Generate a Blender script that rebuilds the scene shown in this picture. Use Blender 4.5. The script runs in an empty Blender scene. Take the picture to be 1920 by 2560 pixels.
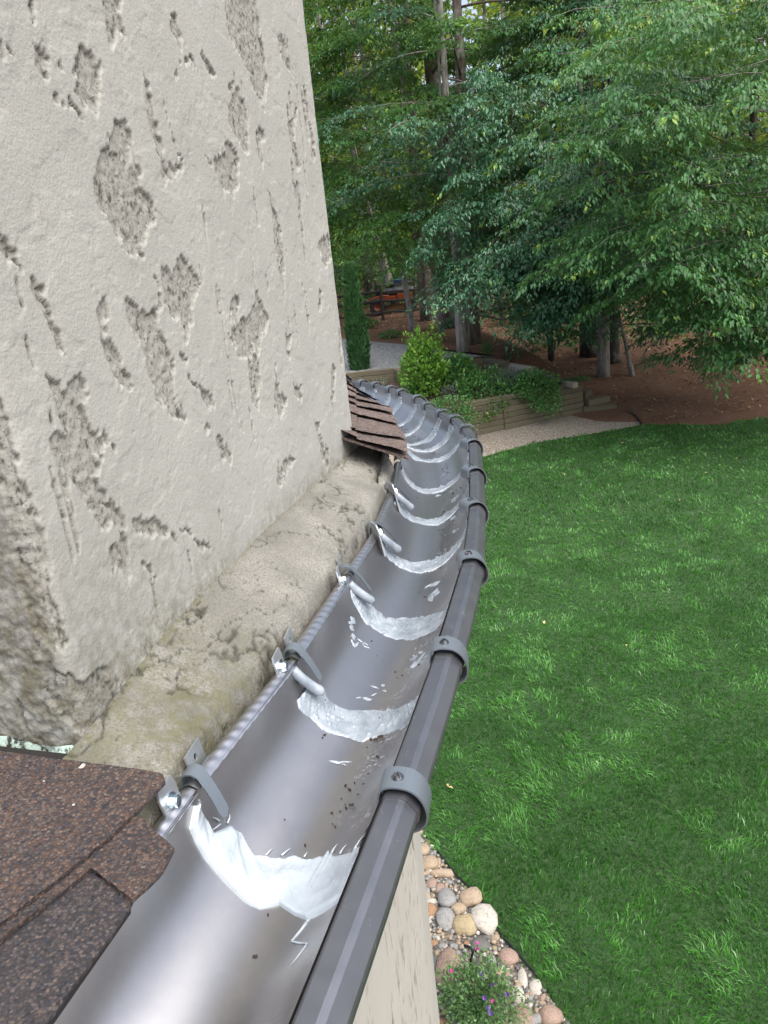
import bpy, math
import numpy as np
from mathutils import Vector, Matrix

sc = bpy.context.scene
COL = sc.collection
R = math.radians

# ------------------------------------------------------------------ camera
PITCH, ROLL, FPX, CAMZ = R(20), R(-6), 1923.0, 4.8
_r, _u, _f = np.array([1., 0, 0]), np.array([0, math.sin(PITCH), math.cos(PITCH)]), np.array([0, math.cos(PITCH), -math.sin(PITCH)])
_c, _s = math.cos(ROLL), math.sin(ROLL)
CX, CY = _c * _r + _s * _u, -_s * _r + _c * _u
cd = bpy.data.cameras.new('camera')
cam = bpy.data.objects.new('camera', cd)
COL.objects.link(cam)
sc.camera = cam
cam.matrix_world = Matrix(((CX[0], CY[0], -_f[0], 0), (CX[1], CY[1], -_f[1], 0), (CX[2], CY[2], -_f[2], CAMZ), (0, 0, 0, 1)))
cd.sensor_fit = 'HORIZONTAL'
cd.sensor_width = 36
cd.lens = 36 * FPX / 1920
cd.clip_start, cd.clip_end = 0.01, 600

# ------------------------------------------------------------------ light
SUN_EL, SUN_AZ = R(62), R(140)           # azimuth measured from +Y towards +X
w = bpy.data.worlds.new('World')
sc.world = w
w.use_nodes = True
nt = w.node_tree
sky = nt.nodes.new('ShaderNodeTexSky')
sky.sky_type = 'NISHITA'
sky.sun_disc = False
sky.sun_elevation = SUN_EL
sky.sun_rotation = SUN_AZ
sky.air_density, sky.dust_density, sky.ozone_density = .8, 4.0, .6
nt.nodes['Background'].inputs['Strength'].default_value = 0.15
hs = nt.nodes.new('ShaderNodeHueSaturation')      # thin high cloud: the sky is paler than clear blue
hs.inputs['Saturation'].default_value = .75
nt.links.new(sky.outputs[0], hs.inputs['Color'])
nt.links.new(hs.outputs[0], nt.nodes['Background'].inputs['Color'])
sl = bpy.data.lights.new('sun', 'SUN')
sl.energy, sl.angle, sl.color = 2.2, R(80), (1, .97, .91)
so = bpy.data.objects.new('sun', sl)
COL.objects.link(so)
sd = Vector((math.sin(SUN_AZ) * math.cos(SUN_EL), math.cos(SUN_AZ) * math.cos(SUN_EL), math.sin(SUN_EL)))
so.rotation_euler = (-sd).to_track_quat('-Z', 'Y').to_euler()
so.location = (0, 0, 30)
sc.view_settings.view_transform = 'Standard'
sc.view_settings.look = 'None'
sc.view_settings.exposure = 1.08
sc.view_settings.gamma = 1
sc.view_settings.use_curve_mapping = False

# ------------------------------------------------------------------ measuring helpers
CAM = np.array([0, 0, CAMZ])


def ray(px, py):
    x, y = (px - 960) / FPX, -(py - 1280) / FPX
    return x * CX + y * CY + _f


def at_z(px, py, z):
    d = ray(px, py)
    return CAM + d * ((z - CAMZ) / d[2])


def at_plane(px, py, p0, n):
    d = ray(px, py)
    return CAM + d * (np.dot(np.asarray(p0) - CAM, n) / np.dot(d, n))


def at_dist(px, py, y):
    d = ray(px, py)
    return CAM + d * (y / d[1])


# ------------------------------------------------------------------ noise
def _hash(ix, iy, seed):
    h = (ix.astype(np.int64) * 374761393 + iy.astype(np.int64) * 668265263 + seed * 982451653) & 0x7fffffff
    h = ((h ^ (h >> 13)) * 1274126177) & 0x7fffffff
    return ((h ^ (h >> 16)) & 0xffff) / 65535.0


def vnoise(x, y, seed=0):
    x, y = np.asarray(x, float), np.asarray(y, float)
    x, y = np.broadcast_arrays(x, y)
    ix, iy = np.floor(x), np.floor(y)
    fx, fy = x - ix, y - iy
    fx, fy = fx * fx * (3 - 2 * fx), fy * fy * (3 - 2 * fy)
    a, b = _hash(ix, iy, seed), _hash(ix + 1, iy, seed)
    c, d = _hash(ix, iy + 1, seed), _hash(ix + 1, iy + 1, seed)
    return a + (b - a) * fx + (c - a) * fy + (a - b - c + d) * fx * fy


def fbm(x, y, seed=0, octs=4):
    t, amp, tot = 0, 1.0, 0
    for i in range(octs):
        t = t + amp * vnoise(x * 2 ** i + i * 17.3, y * 2 ** i - i * 9.1, seed + i)
        tot += amp
        amp *= .5
    return t / tot


def sstep(a, b, x):
    t = np.clip((x - a) / (b - a), 0, 1)
    return t * t * (3 - 2 * t)


def poly_sd(X, Y, poly):
    """signed distance to a polygon, negative inside"""
    p = np.asarray(poly, float)
    d = np.full(X.shape, 1e9)
    inside = np.zeros(X.shape, bool)
    for (ax, ay), (bx, by) in zip(p, np.roll(p, -1, 0)):
        ex, ey = bx - ax, by - ay
        t = np.clip(((X - ax) * ex + (Y - ay) * ey) / (ex * ex + ey * ey + 1e-12), 0, 1)
        d = np.minimum(d, np.hypot(X - ax - t * ex, Y - ay - t * ey))
        if abs(by - ay) > 1e-12:
            cr = ((ay > Y) != (by > Y)) & (X < ex * (Y - ay) / ey + ax)
            inside ^= cr
    return np.where(inside, -d, d)


# ------------------------------------------------------------------ mesh helpers
def link_mesh(name, V, F, mat, parent=None, loc=None, smooth=False, attrs=None):
    me = bpy.data.meshes.new(name)
    V = np.asarray(V, float)
    if parent is not None and loc is None:
        V = V - np.array(parent_loc(parent))
    elif loc is not None and parent is None:
        V = V - np.array(loc)
    if isinstance(F, np.ndarray):
        k = F.shape[1]
        me.vertices.add(len(V))
        me.vertices.foreach_set('co', V.astype(np.float32).ravel())
        me.loops.add(F.size)
        me.loops.foreach_set('vertex_index', F.astype(np.int32).ravel())
        me.polygons.add(len(F))
        me.polygons.foreach_set('loop_start', np.arange(0, F.size, k, dtype=np.int32))
        me.update(calc_edges=True)
    else:
        me.from_pydata([tuple(v) for v in V], [], F)
    if smooth:
        me.polygons.foreach_set('use_smooth', np.ones(len(me.polygons), bool))
    for k, a in (attrs or {}).items():
        at = me.attributes.new(k, 'FLOAT', 'POINT')
        at.data.foreach_set('value', np.asarray(a, np.float32))
    me.materials.append(mat)
    me.validate()
    o = bpy.data.objects.new(name, me)
    COL.objects.link(o)
    if loc is not None:
        o.location = loc
    if parent is not None:
        o.parent = parent
    return o


def parent_loc(o):
    p = np.zeros(3)
    while o is not None:
        p = p + np.array(o.location)
        o = o.parent
    return p


def tag(o, label=None, cat=None, group=None, kind=None):
    for k, v in (('label', label), ('category', cat), ('group', group), ('kind', kind)):
        if v:
            o[k] = v
    return o


def thing(name, label, cat, loc, group=None):
    o = bpy.data.objects.new(name, None)
    o.empty_display_size = .1
    COL.objects.link(o)
    o.location = tuple(loc)
    return tag(o, label, cat, group)


class MB:
    """collects shapes into one mesh"""

    def __init__(s):
        s.V, s.F, s.n, s.A = [], [], 0, []

    def add(s, V, F, tone=0.):
        V = np.asarray(V, float).reshape(-1, 3)
        s.V.append(V)
        s.F += [tuple(int(i) + s.n for i in f) for f in F]
        s.A.append(np.full(len(V), tone) if np.isscalar(tone) else np.asarray(tone))
        s.n += len(V)
        return s

    def box(s, c, ax, ay, az, hx, hy, hz, tone=0.):
        c, ax, ay, az = (np.asarray(q, float) for q in (c, ax, ay, az))
        V = [c + ax * hx * i + ay * hy * j + az * hz * k for k in (-1, 1) for j in (-1, 1) for i in (-1, 1)]
        return s.add(V, [(0, 2, 3, 1), (4, 5, 7, 6), (0, 1, 5, 4), (2, 6, 7, 3), (0, 4, 6, 2), (1, 3, 7, 5)], tone)

    def tube(s, P, rad, n=8, cap=True, tone=0.):
        P = np.asarray(P, float)
        rad = np.broadcast_to(np.asarray(rad, float), (len(P),))
        T = np.gradient(P, axis=0)
        T /= np.linalg.norm(T, axis=1)[:, None] + 1e-12
        ref = np.array([0, 0, 1.]) if abs(T[0][2]) < .9 else np.array([1., 0, 0])
        V = []
        for p, t, r in zip(P, T, rad):
            a = np.cross(ref, t)
            a /= np.linalg.norm(a) + 1e-12
            b = np.cross(t, a)
            for i in range(n):
                g = 2 * math.pi * i / n
                V.append(p + r * (a * math.cos(g) + b * math.sin(g)))
        F = []
        for k in range(len(P) - 1):
            for i in range(n):
                j = (i + 1) % n
                F.append((k * n + i, k * n + j, (k + 1) * n + j, (k + 1) * n + i))
        if cap:
            F.append(tuple(range(n))[::-1])
            F.append(tuple((len(P) - 1) * n + i for i in range(n)))
        return s.add(V, F, tone)

    def prism(s, outline, off, tone=0.):
        """outline (Nx3) pushed along off, closed"""
        P = np.asarray(outline, float)
        n = len(P)
        V = np.vstack([P, P + np.asarray(off)])
        F = [tuple(range(n))[::-1], tuple(range(n, 2 * n))] + [(i, (i + 1) % n, n + (i + 1) % n, n + i) for i in range(n)]
        return s.add(V, F, tone)

    def build(s, name, mat, parent=None, smooth=False, loc=None, attr=True):
        V = np.vstack(s.V)
        return link_mesh(name, V, s.F, mat, parent, loc, smooth, {'tone': np.concatenate(s.A)} if attr else None)


def grid_faces(nu, nv, wrap=False):
    i = np.arange(nu - 1)[:, None] * nv
    if wrap:
        j = np.arange(nv)[None]
        a, b = (i + j), (i + (j + 1) % nv)
    else:
        j = np.arange(nv - 1)[None]
        a, b = (i + j), (i + j + 1)
    return np.stack([a, b, b + nv, a + nv], -1).reshape(-1, 4)


# ------------------------------------------------------------------ materials
class NB:
    def __init__(s, name):
        s.m = bpy.data.materials.new(name)
        s.m.use_nodes = True
        s.t = s.m.node_tree
        s.b = s.t.nodes['Principled BSDF']
        s._co = None

    def node(s, typ, **kw):
        n = s.t.nodes.new(typ)
        for k, v in kw.items():
            setattr(n, k, v)
        return n

    def put(s, sock, v):
        if isinstance(v, bpy.types.NodeSocket):
            s.t.links.new(v, sock)
        else:
            if sock.type == 'RGBA':
                v = (v, v, v, 1) if np.isscalar(v) else (*v, 1)
            sock.default_value = v

    def co(s):
        if s._co is None:
            s._co = s.node('ShaderNodeTexCoord').outputs['Object']
        return s._co

    def mapping(s, scale=(1, 1, 1), rot=(0, 0, 0), src=None):
        n = s.node('ShaderNodeMapping')
        n.inputs['Scale'].default_value = scale
        n.inputs['Rotation'].default_value = rot
        s.put(n.inputs['Vector'], src or s.co())
        return n.outputs[0]

    def noise(s, scale, detail=3, rough=.55, vec=None, dist=0):
        n = s.node('ShaderNodeTexNoise')
        n.inputs['Scale'].default_value = scale
        n.inputs['Detail'].default_value = detail
        n.inputs['Roughness'].default_value = rough
        n.inputs['Distortion'].default_value = dist
        s.put(n.inputs['Vector'], vec or s.co())
        return n.outputs['Fac']

    def voro(s, scale, out='Color', vec=None, feature='F1', rnd=1):
        n = s.node('ShaderNodeTexVoronoi', feature=feature)
        n.inputs['Scale'].default_value = scale
        n.inputs['Randomness'].default_value = rnd
        s.put(n.inputs['Vector'], vec or s.co())
        return n.outputs[out]

    def ramp(s, fac, stops, interp='LINEAR'):
        n = s.node('ShaderNodeValToRGB')
        cr = n.color_ramp
        cr.interpolation = interp
        while len(cr.elements) < len(stops):
            cr.elements.new(.5)
        for e, (p, c) in zip(cr.elements, stops):
            e.position = p
            e.color = (*c, 1) if not np.isscalar(c) else (c, c, c, 1)
        s.put(n.inputs[0], fac)
        return n.outputs[0]

    def mix(s, fac, a, b, blend='MIX'):
        n = s.node('ShaderNodeMix', data_type='RGBA', blend_type=blend)
        s.put(n.inputs[0], fac)
        s.put(n.inputs[6], a)
        s.put(n.inputs[7], b)
        return n.outputs[2]

    def math(s, op, a, b=0.):
        n = s.node('ShaderNodeMath', operation=op)
        s.put(n.inputs[0], a)
        s.put(n.inputs[1], b)
        return n.outputs[0]

    def attr(s, name):
        return s.node('ShaderNodeAttribute', attribute_name=name).outputs['Fac']

    def sep(s, col, i):
        n = s.node('ShaderNodeSeparateColor')
        s.put(n.inputs[0], col)
        return n.outputs[i]

    def bump(s, h, strength=.5, dist=.01, normal=None):
        n = s.node('ShaderNodeBump')
        n.inputs['Strength'].default_value = strength
        n.inputs['Distance'].default_value = dist
        s.put(n.inputs['Height'], h)
        if normal is not None:
            s.put(n.inputs['Normal'], normal)
        return n.outputs[0]

    def set(s, **kw):
        names = dict(color='Base Color', rough='Roughness', metal='Metallic', normal='Normal', spec='Specular IOR Level', coat='Coat Weight', sss='Subsurface Weight', aniso='Anisotropic')
        for k, v in kw.items():
            s.put(s.b.inputs[names[k]], v)
        return s.m


M = {}

# stucco of the chimney: smooth coat over a rough, dirty under-layer
b = NB('stucco')
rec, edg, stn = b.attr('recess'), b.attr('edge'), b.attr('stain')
mott = b.noise(9, 4)
base = b.mix(b.ramp(mott, [(.3, 0), (.7, 1)]), (.295, .297, .272), (.345, .347, .318))
gr = b.noise(420, 2)
base = b.mix(b.ramp(gr, [(.33, 1), (.5, 0)]), base, (.30, .297, .265))
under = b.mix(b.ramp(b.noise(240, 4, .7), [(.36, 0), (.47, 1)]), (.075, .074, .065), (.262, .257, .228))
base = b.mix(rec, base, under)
sp = b.ramp(b.noise(55, 5, .7), [(.35, 0), (.62, 1)])
stc = b.mix(b.noise(14, 3), (.075, .072, .055), (.17, .155, .10))
base = b.mix(b.math('MULTIPLY', stn, sp), base, stc)
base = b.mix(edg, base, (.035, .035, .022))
M['stucco'] = b.set(color=base, rough=.92, normal=b.bump(b.noise(330, 3, .6), .34, .003))

b = NB('ledge_stucco')
rec, edg, stn = b.attr('recess'), b.attr('edge'), b.attr('stain')
base = b.mix(b.ramp(b.noise(12, 5), [(.3, 0), (.72, 1)]), (.13, .127, .112), (.272, .264, .236))
base = b.mix(b.ramp(b.noise(380, 3, .65), [(.36, 1), (.52, 0)]), base, (.12, .112, .09))
base = b.mix(b.math('MULTIPLY', stn, b.ramp(b.noise(60, 5, .7), [(.38, 0), (.58, 1)])), base, b.mix(b.noise(30, 2), (.06, .062, .04), (.15, .14, .08)))
base = b.mix(edg, base, (.03, .03, .018))
M['ledge'] = b.set(color=base, rough=.95, normal=b.bump(b.noise(300, 4, .65), .8, .003))

b = NB('lower_stucco')
edg = b.attr('edge')
base = b.mix(b.noise(5, 4), (.355, .345, .305), (.42, .41, .365))
M['lower_stucco'] = b.set(color=b.mix(edg, base, (.20, .18, .14)), rough=.9, normal=b.bump(b.noise(160, 3), .3, .003))

b = NB('flashing_paint')
M['flashing'] = b.set(color=b.mix(b.ramp(b.noise(90, 5, .7), [(.42, 0), (.52, 1)]), (.03, .032, .024), (.42, .55, .48)), rough=.7, normal=b.bump(b.noise(80, 4), .6, .004))

b = NB('dark_board')
M['dark'] = b.set(color=(.012, .011, .01), rough=.9)

# gutter metals
b = NB('gutter_metal')
lu, tv = b.attr('along'), b.attr('across')
n1 = b.noise(7, 4)
n2 = b.noise(90, 4, .6)
base = b.mix(n1, (.37, .362, .362), (.41, .40, .40))
base = b.mix(b.ramp(n2, [(.5, 0), (.75, .18)]), base, (.50, .49, .49))
band = b.ramp(tv, [(.50, 0), (.62, 1), (.74, .8), (.86, 0)])
stain = b.math('MULTIPLY', band, b.ramp(b.noise(230, 5, .72), [(.52, 0), (.60, 1)]))
stain = b.math('MULTIPLY', stain, b.ramp(b.noise(18, 2), [(.42, 0), (.6, 1)]))
base = b.mix(b.math('MULTIPLY', stain, .6), base, (.62, .63, .64))
dk = b.math('MULTIPLY', b.ramp(tv, [(.50, 0), (.58, 1), (.62, 1), (.68, 0)]), b.ramp(b.noise(420, 3, .7), [(.655, 0), (.67, 1)]))
dk = b.math('MULTIPLY', dk, b.ramp(b.noise(11, 2), [(.52, 0), (.58, 1)]))
base = b.mix(dk, base, (.03, .027, .022))
rgh = b.ramp(b.noise(30, 4), [(.3, .30), (.75, .34)])
rgh = b.mix(stain, rgh, .7)
M['gutter'] = b.set(color=base, rough=rgh, metal=b.math('SUBTRACT', .96, b.math('MULTIPLY', dk, .9)), normal=b.bump(b.noise(45, 3), .02, .004))

b = NB('bead_metal')
base = b.mix(b.noise(25, 4), (.16, .167, .185), (.205, .212, .23))
sm = b.ramp(b.noise(160, 4, .7, vec=b.mapping((1, .25, 1))), [(.64, 0), (.74, .5)])
M['bead'] = b.set(color=b.mix(sm, base, (.5, .52, .55)), rough=b.ramp(b.noise(40, 3), [(.3, .34), (.8, .46)]), metal=.85)

b = NB('strip_metal')
M['strip'] = b.set(color=b.mix(b.noise(60, 3), (.36, .365, .385), (.47, .475, .495)), rough=.33, metal=.95)

b = NB('clamp_paint')
M['clamp'] = b.set(color=b.mix(b.noise(30, 3), (.13, .155, .18), (.165, .19, .215)), rough=.42, metal=.45, normal=b.bump(b.noise(250, 2), .08, .002))
b = NB('galvanised_plate')
M['plate'] = b.set(color=b.mix(b.voro(60, 'Distance'), (.40, .43, .45), (.52, .545, .565)), rough=.42, metal=.8)
b = NB('zinc_bolt')
M['bolt'] = b.set(color=(.60, .68, .72), rough=.25, metal=1.)
b = NB('dark_steel_screw')
M['screw'] = b.set(color=(.30, .30, .31), rough=.25, metal=1.)

b = NB('white_sealant')
base = b.mix(b.ramp(b.noise(25, 3), [(.3, 0), (.7, 1)]), (.31, .36, .405), (.40, .445, .485))
base = b.mix(b.ramp(b.noise(160, 3, .7), [(.70, 0), (.725, 1)]), base, (.06, .055, .05))
M['white_sealant'] = b.set(color=base, rough=.2, coat=.5, normal=b.bump(b.noise(60, 2), .08, .003))
b.b.inputs['Subsurface Radius'].default_value = (.004, .004, .004)
b = NB('grey_sealant')
base = b.mix(b.ramp(b.noise(40, 4, .6), [(.3, 0), (.7, 1)]), (.15, .18, .21), (.31, .35, .39))
base = b.mix(b.ramp(b.noise(200, 3, .7), [(.69, 0), (.72, 1)]), base, (.05, .05, .05))
M['grey_sealant'] = b.set(color=base, rough=.34, coat=.2, normal=b.bump(b.noise(70, 3, .6), .25, .003))

# asphalt shingles: coloured granules
def shingle_mat(name, stops, scale=430):
    b = NB(name)
    v = b.voro(scale)
    big = b.noise(16, 3)
    g = b.math('ADD', b.math('MULTIPLY', b.sep(v, 0), .75), b.math('MULTIPLY', b.ramp(big, [(.35, 0), (.65, .55)]), .55))
    base = b.ramp(g, stops, 'CONSTANT')
    base = b.mix(.35, base, b.ramp(b.sep(v, 1), [(0, (.012, .012, .016)), (.6, (.06, .045, .04)), (1, (.20, .15, .12))]))
    dist = b.voro(scale, 'Distance')
    base = b.mix(b.ramp(dist, [(.35, 0), (.8, .7)]), base, (.02, .018, .018))
    return b.set(color=base, rough=.93, normal=b.bump(b.math('SUBTRACT', 1., dist), .6, .002))


M['shingle_brown'] = shingle_mat('brown_shingle', [(0, (0.009, 0.010, 0.016)), (.22, (0.023, 0.018, 0.021)), (.36, (0.055, 0.029, 0.021)), (.5, (0.088, 0.045, 0.027)), (.64, (0.032, 0.029, 0.033)), (.74, (0.066, 0.036, 0.025)), (.84, (0.104, 0.080, 0.061)), (.94, (0.019, 0.024, 0.039))])
M['shingle_dark'] = shingle_mat('dark_shingle', [(0, (0.007, 0.008, 0.012)), (.3, (0.014, 0.015, 0.023)), (.5, (0.025, 0.020, 0.023)), (.66, (0.018, 0.021, 0.031)), (.8, (0.042, 0.031, 0.027)), (.95, (0.062, 0.058, 0.057))])
M['shingle_far'] = shingle_mat('weathered_shingle', [(0, (0.062, 0.052, 0.052)), (.25, (0.125, 0.094, 0.083)), (.45, (0.197, 0.134, 0.109)), (.62, (0.238, 0.161, 0.125)), (.78, (0.155, 0.125, 0.119)), (.9, (0.301, 0.228, 0.186))], 300)

# leaves and plants
def leaf_mat(name, dark, light, yellow, transl=.35, rough=.42, spec=.5):
    b = NB(name)
    t = b.attr('tone')
    c = b.ramp(t, [(0, dark), (.6, light), (.92, light), (1, yellow)])
    b.set(color=c, rough=rough, spec=spec)
    tr = b.node('ShaderNodeBsdfTranslucent')
    b.put(tr.inputs[0], b.mix(.5, c, yellow))
    mx = b.node('ShaderNodeMixShader')
    mx.inputs[0].default_value = transl
    b.t.links.new(b.b.outputs[0], mx.inputs[1])
    b.t.links.new(tr.outputs[0], mx.inputs[2])
    b.t.links.new(mx.outputs[0], b.t.nodes['Material Output'].inputs[0])
    return b.m


M['leaf_blue'] = leaf_mat('blue_green_leaf', (.018, .070, .037), (.066, .195, .10), (.19, .32, .06), .28, .38, .6)
M['leaf_mid'] = leaf_mat('mid_green_leaf', (.020, .078, .024), (.070, .208, .06), (.24, .37, .06), .36, .45)
M['leaf_maple'] = leaf_mat('fresh_green_leaf', (.028, .095, .022), (.085, .225, .05), (.25, .38, .06), .4, .5)
M['leaf_far'] = leaf_mat('sunlit_far_leaf', (.07, .14, .02), (.18, .29, .04), (.42, .46, .06), .5, .6)  # sun shining through the far leaves is put into this lighter yellow-green
M['leaf_lime'] = leaf_mat('lime_shrub_leaf', (.06, .15, .02), (.15, .33, .045), (.26, .42, .05), .4, .5)
M['leaf_shrub'] = leaf_mat('shrub_leaf', (.03, .11, .03), (.095, .25, .065), (.22, .38, .07), .3, .45)
M['leaf_petunia'] = leaf_mat('petunia_leaf', (.04, .10, .03), (.11, .22, .07), (.2, .32, .1), .3, .5)
M['leaf_grey'] = leaf_mat('silvery_leaf', (.08, .12, .085), (.16, .21, .16), (.24, .27, .19), .2, .6)
M['cypress'] = leaf_mat('cypress_scale_leaf', (.018, .065, .022), (.06, .17, .05), (.14, .26, .06), .25, .6)
M['yucca'] = leaf_mat('yucca_blade', (.10, .16, .09), (.24, .29, .17), (.38, .40, .24), .2, .5)
M['grass'] = leaf_mat('lawn_blade', (.018, .082, .007), (.062, .218, .024), (.23, .40, .18), .28, .40, .5)
M['straw_blade'] = leaf_mat('dry_stem', (.2, .15, .08), (.33, .26, .15), (.4, .33, .2), .1, .7)

b = NB('petal_magenta'); M['petal_pink'] = b.set(color=(.36, .03, .19), rough=.5)
b = NB('petal_purple'); M['petal_purple'] = b.set(color=(.055, .018, .15), rough=.45)

def bark(name, a, c, sc_=1.):
    b = NB(name)
    n = b.noise(9 * sc_, 5, .65, vec=b.mapping((1, 1, .16)))
    l = b.ramp(b.noise(3.2 * sc_, 4, .6), [(.5, 0), (.66, 1)])
    base = b.mix(b.ramp(n, [(.33, 0), (.66, 1)]), a, c)
    base = b.mix(b.math('MULTIPLY', l, .45), base, (.34, .35, .31))
    return b.set(color=base, rough=.95, normal=b.bump(n, .9, .03))


M['bark_brown'] = bark('brown_bark', (.045, .034, .026), (.17, .135, .105))
M['bark_grey'] = bark('grey_bark', (.10, .09, .08), (.30, .28, .25), 1.6)
M['bark_dark'] = bark('dark_bark', (.022, .018, .015), (.085, .068, .054))

# ground covers
def ground_mat(name, cols, scale, fine, bumpd=.03, stretch=(1, 1, 1)):
    b = NB(name)
    n = b.noise(scale, 5, .65)
    c = b.ramp(n, [(.25, cols[0]), (.5, cols[1]), (.75, cols[2])])
    f = b.noise(fine, 4, .7, vec=b.mapping(stretch))
    c = b.mix(b.ramp(f, [(.36, .8), (.6, 0)]), c, tuple(q * .4 for q in cols[0]))
    return b.set(color=c, rough=.95, normal=b.bump(f, .8, bumpd))


M['forest_floor'] = ground_mat('pine_straw', [(.10, .05, .028), (.18, .085, .046), (.24, .13, .075)], .7, 38)
M['mulch'] = ground_mat('dark_mulch', [(.045, .025, .022), (.078, .043, .036), (.11, .07, .06)], 2.5, 30)
M['soil'] = ground_mat('lawn_soil', [(.022, .060, .012), (.030, .085, .018), (.045, .10, .025)], 1.2, 60)

def gravel_mat(name, stops, scale):
    b = NB(name)
    v = b.voro(scale)
    d = b.voro(scale, 'Distance')
    c = b.ramp(b.sep(v, 0), stops)
    c = b.mix(b.ramp(d, [(.3, 0), (.75, .75)]), c, tuple(q * .25 for q in stops[0][1]))
    c = b.mix(b.math('MULTIPLY', b.noise(1.3, 4), .4), c, stops[1][1])
    return b.set(color=c, rough=.9, normal=b.bump(b.math('SUBTRACT', 1., d), .9, .02))


M['gravel_tan'] = gravel_mat('tan_pea_gravel', [(0, (.19, .15, .11)), (.4, (.36, .30, .235)), (.75, (.46, .40, .33)), (1, (.58, .54, .48))], 38)
M['gravel_grey'] = gravel_mat('grey_crushed_stone', [(0, (.13, .135, .14)), (.4, (.24, .25, .26)), (.75, (.34, .35, .36)), (1, (.48, .49, .5))], 22)
M['bed_soil'] = gravel_mat('grit_between_stones', [(0, (.10, .085, .07)), (.4, (.18, .16, .135)), (.8, (.30, .27, .23)), (1, (.38, .35, .31))], 45)

b = NB('timber')
rn = b.node('ShaderNodeObjectInfo').outputs['Random']
g = b.noise(4, 5, .65, vec=b.mapping((1.2, 14, 14)))
base = b.mix(g, (.065, .053, .034), (.16, .132, .09))
base = b.mix(b.math('MULTIPLY', rn, .5), base, (.17, .155, .09))
base = b.mix(b.ramp(b.noise(1.7, 4), [(.5, 0), (.7, .6)]), base, (.09, .10, .05))
M['timber'] = b.set(color=base, rough=.9, normal=b.bump(g, .5, .01))
b = NB('weathered_timber')
g = b.noise(4, 5, .65, vec=b.mapping((1.2, 14, 14)))
M['timber_pale'] = b.set(color=b.mix(g, (.22, .19, .15), (.46, .41, .34)), rough=.9, normal=b.bump(g, .5, .01))
b = NB('dark_fence_wood')
g = b.noise(4, 4, .6, vec=b.mapping((2, 2, 12)))
M['fence_wood'] = b.set(color=b.mix(g, (.020, .018, .017), (.07, .064, .058)), rough=.9)

ROCKCOL = dict(tan=((.25, .185, .12), (.36, .28, .20)), pink=((.21, .14, .105), (.31, .225, .175)), grey=((.17, .17, .165), (.27, .265, .25)), dark=((.08, .077, .072), (.14, .135, .125)),
               rust=((.21, .12, .06), (.32, .20, .115)), pale=((.33, .30, .255), (.45, .42, .37)), yellow=((.25, .20, .11), (.35, .28, .17)))
for k, (a, c) in ROCKCOL.items():
    b = NB(k + '_river_stone')
    base = b.mix(b.noise(9, 4), a, c)
    base = b.mix(b.ramp(b.noise(5, 5, .7), [(.50, 0), (.66, .65)]), base, tuple(q * .4 for q in a))
    M['rock_' + k] = b.set(color=base, rough=.75, normal=b.bump(b.noise(40, 4), .25, .006))

for k, c, r, mt in (('orange_paint', (.22, .042, .009), .45, 0), ('black_rubber', (.015, .015, .016), .8, 0), ('white_plastic', (.7, .72, .74), .5, 0), ('blue_plastic', (.06, .12, .24), .5, 0),
                    ('dark_iron', (.02, .02, .022), .6, .6), ('black_edging', (.012, .012, .013), .7, 0), ('log_wood', (.30, .17, .075), .9, 0), ('fallen_leaf', (.45, .36, .16), .7, 0), ('debris', (.03, .022, .016), .9, 0)):
    M[k] = NB(k).set(color=c, rough=r, metal=float(mt))
b = NB('litter')
M['litter'] = b.set(color=b.ramp(b.attr('tone'), [(0, (.10, .05, .03)), (.4, (.19, .10, .055)), (.75, (.30, .19, .11)), (1, (.40, .30, .20))]), rough=.9)
rng = np.random.default_rng(11)

# ================================================================== CHIMNEY
RIM = CAMZ - .47
A = np.array([-.304, .627, 0.])
Dw = np.array([.26, .928, 0.]); LW = np.linalg.norm(Dw[:2]); Dw = Dw / LW
Nw = np.array([Dw[1], -Dw[0], 0.])          # outward from the big face
Rt = -Nw                                     # direction of the left return
ZUP = np.array([0, 0, 1.])


def wall_uz(px, py):
    p = at_plane(px, py, A, Nw)
    return np.array([np.dot(p - A, Dw), p[2]])


def plan_curve(u, r=.022):
    """plan point and outward normal of the chimney skin at running length u"""
    u = np.asarray(u, float)
    P = np.zeros(u.shape + (3,))
    B = A + Dw * LW
    m0, m1 = u < -r, (u >= -r) & (u < r)
    m2, m3, m4 = (u >= r) & (u < LW - r), (u >= LW - r) & (u < LW + r), u >= LW + r
    P[m0] = A + Rt * (-u[m0])[:, None]
    t = ((u[m1] + r) / (2 * r))[:, None]
    P[m1] = (1 - t) ** 2 * (A + Rt * r) + 2 * t * (1 - t) * A + t ** 2 * (A + Dw * r)
    P[m2] = A + Dw * u[m2][:, None]
    t = ((u[m3] - LW + r) / (2 * r))[:, None]
    P[m3] = (1 - t) ** 2 * (B - Dw * r) + 2 * t * (1 - t) * B + t ** 2 * (B + Rt * r)
    P[m4] = B + Rt * (u[m4] - LW)[:, None]
    T = np.gradient(P, axis=0)
    T /= np.linalg.norm(T, axis=-1, keepdims=True)
    N = np.stack([T[..., 1], -T[..., 0], np.zeros(u.shape)], -1)
    return P, N


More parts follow.
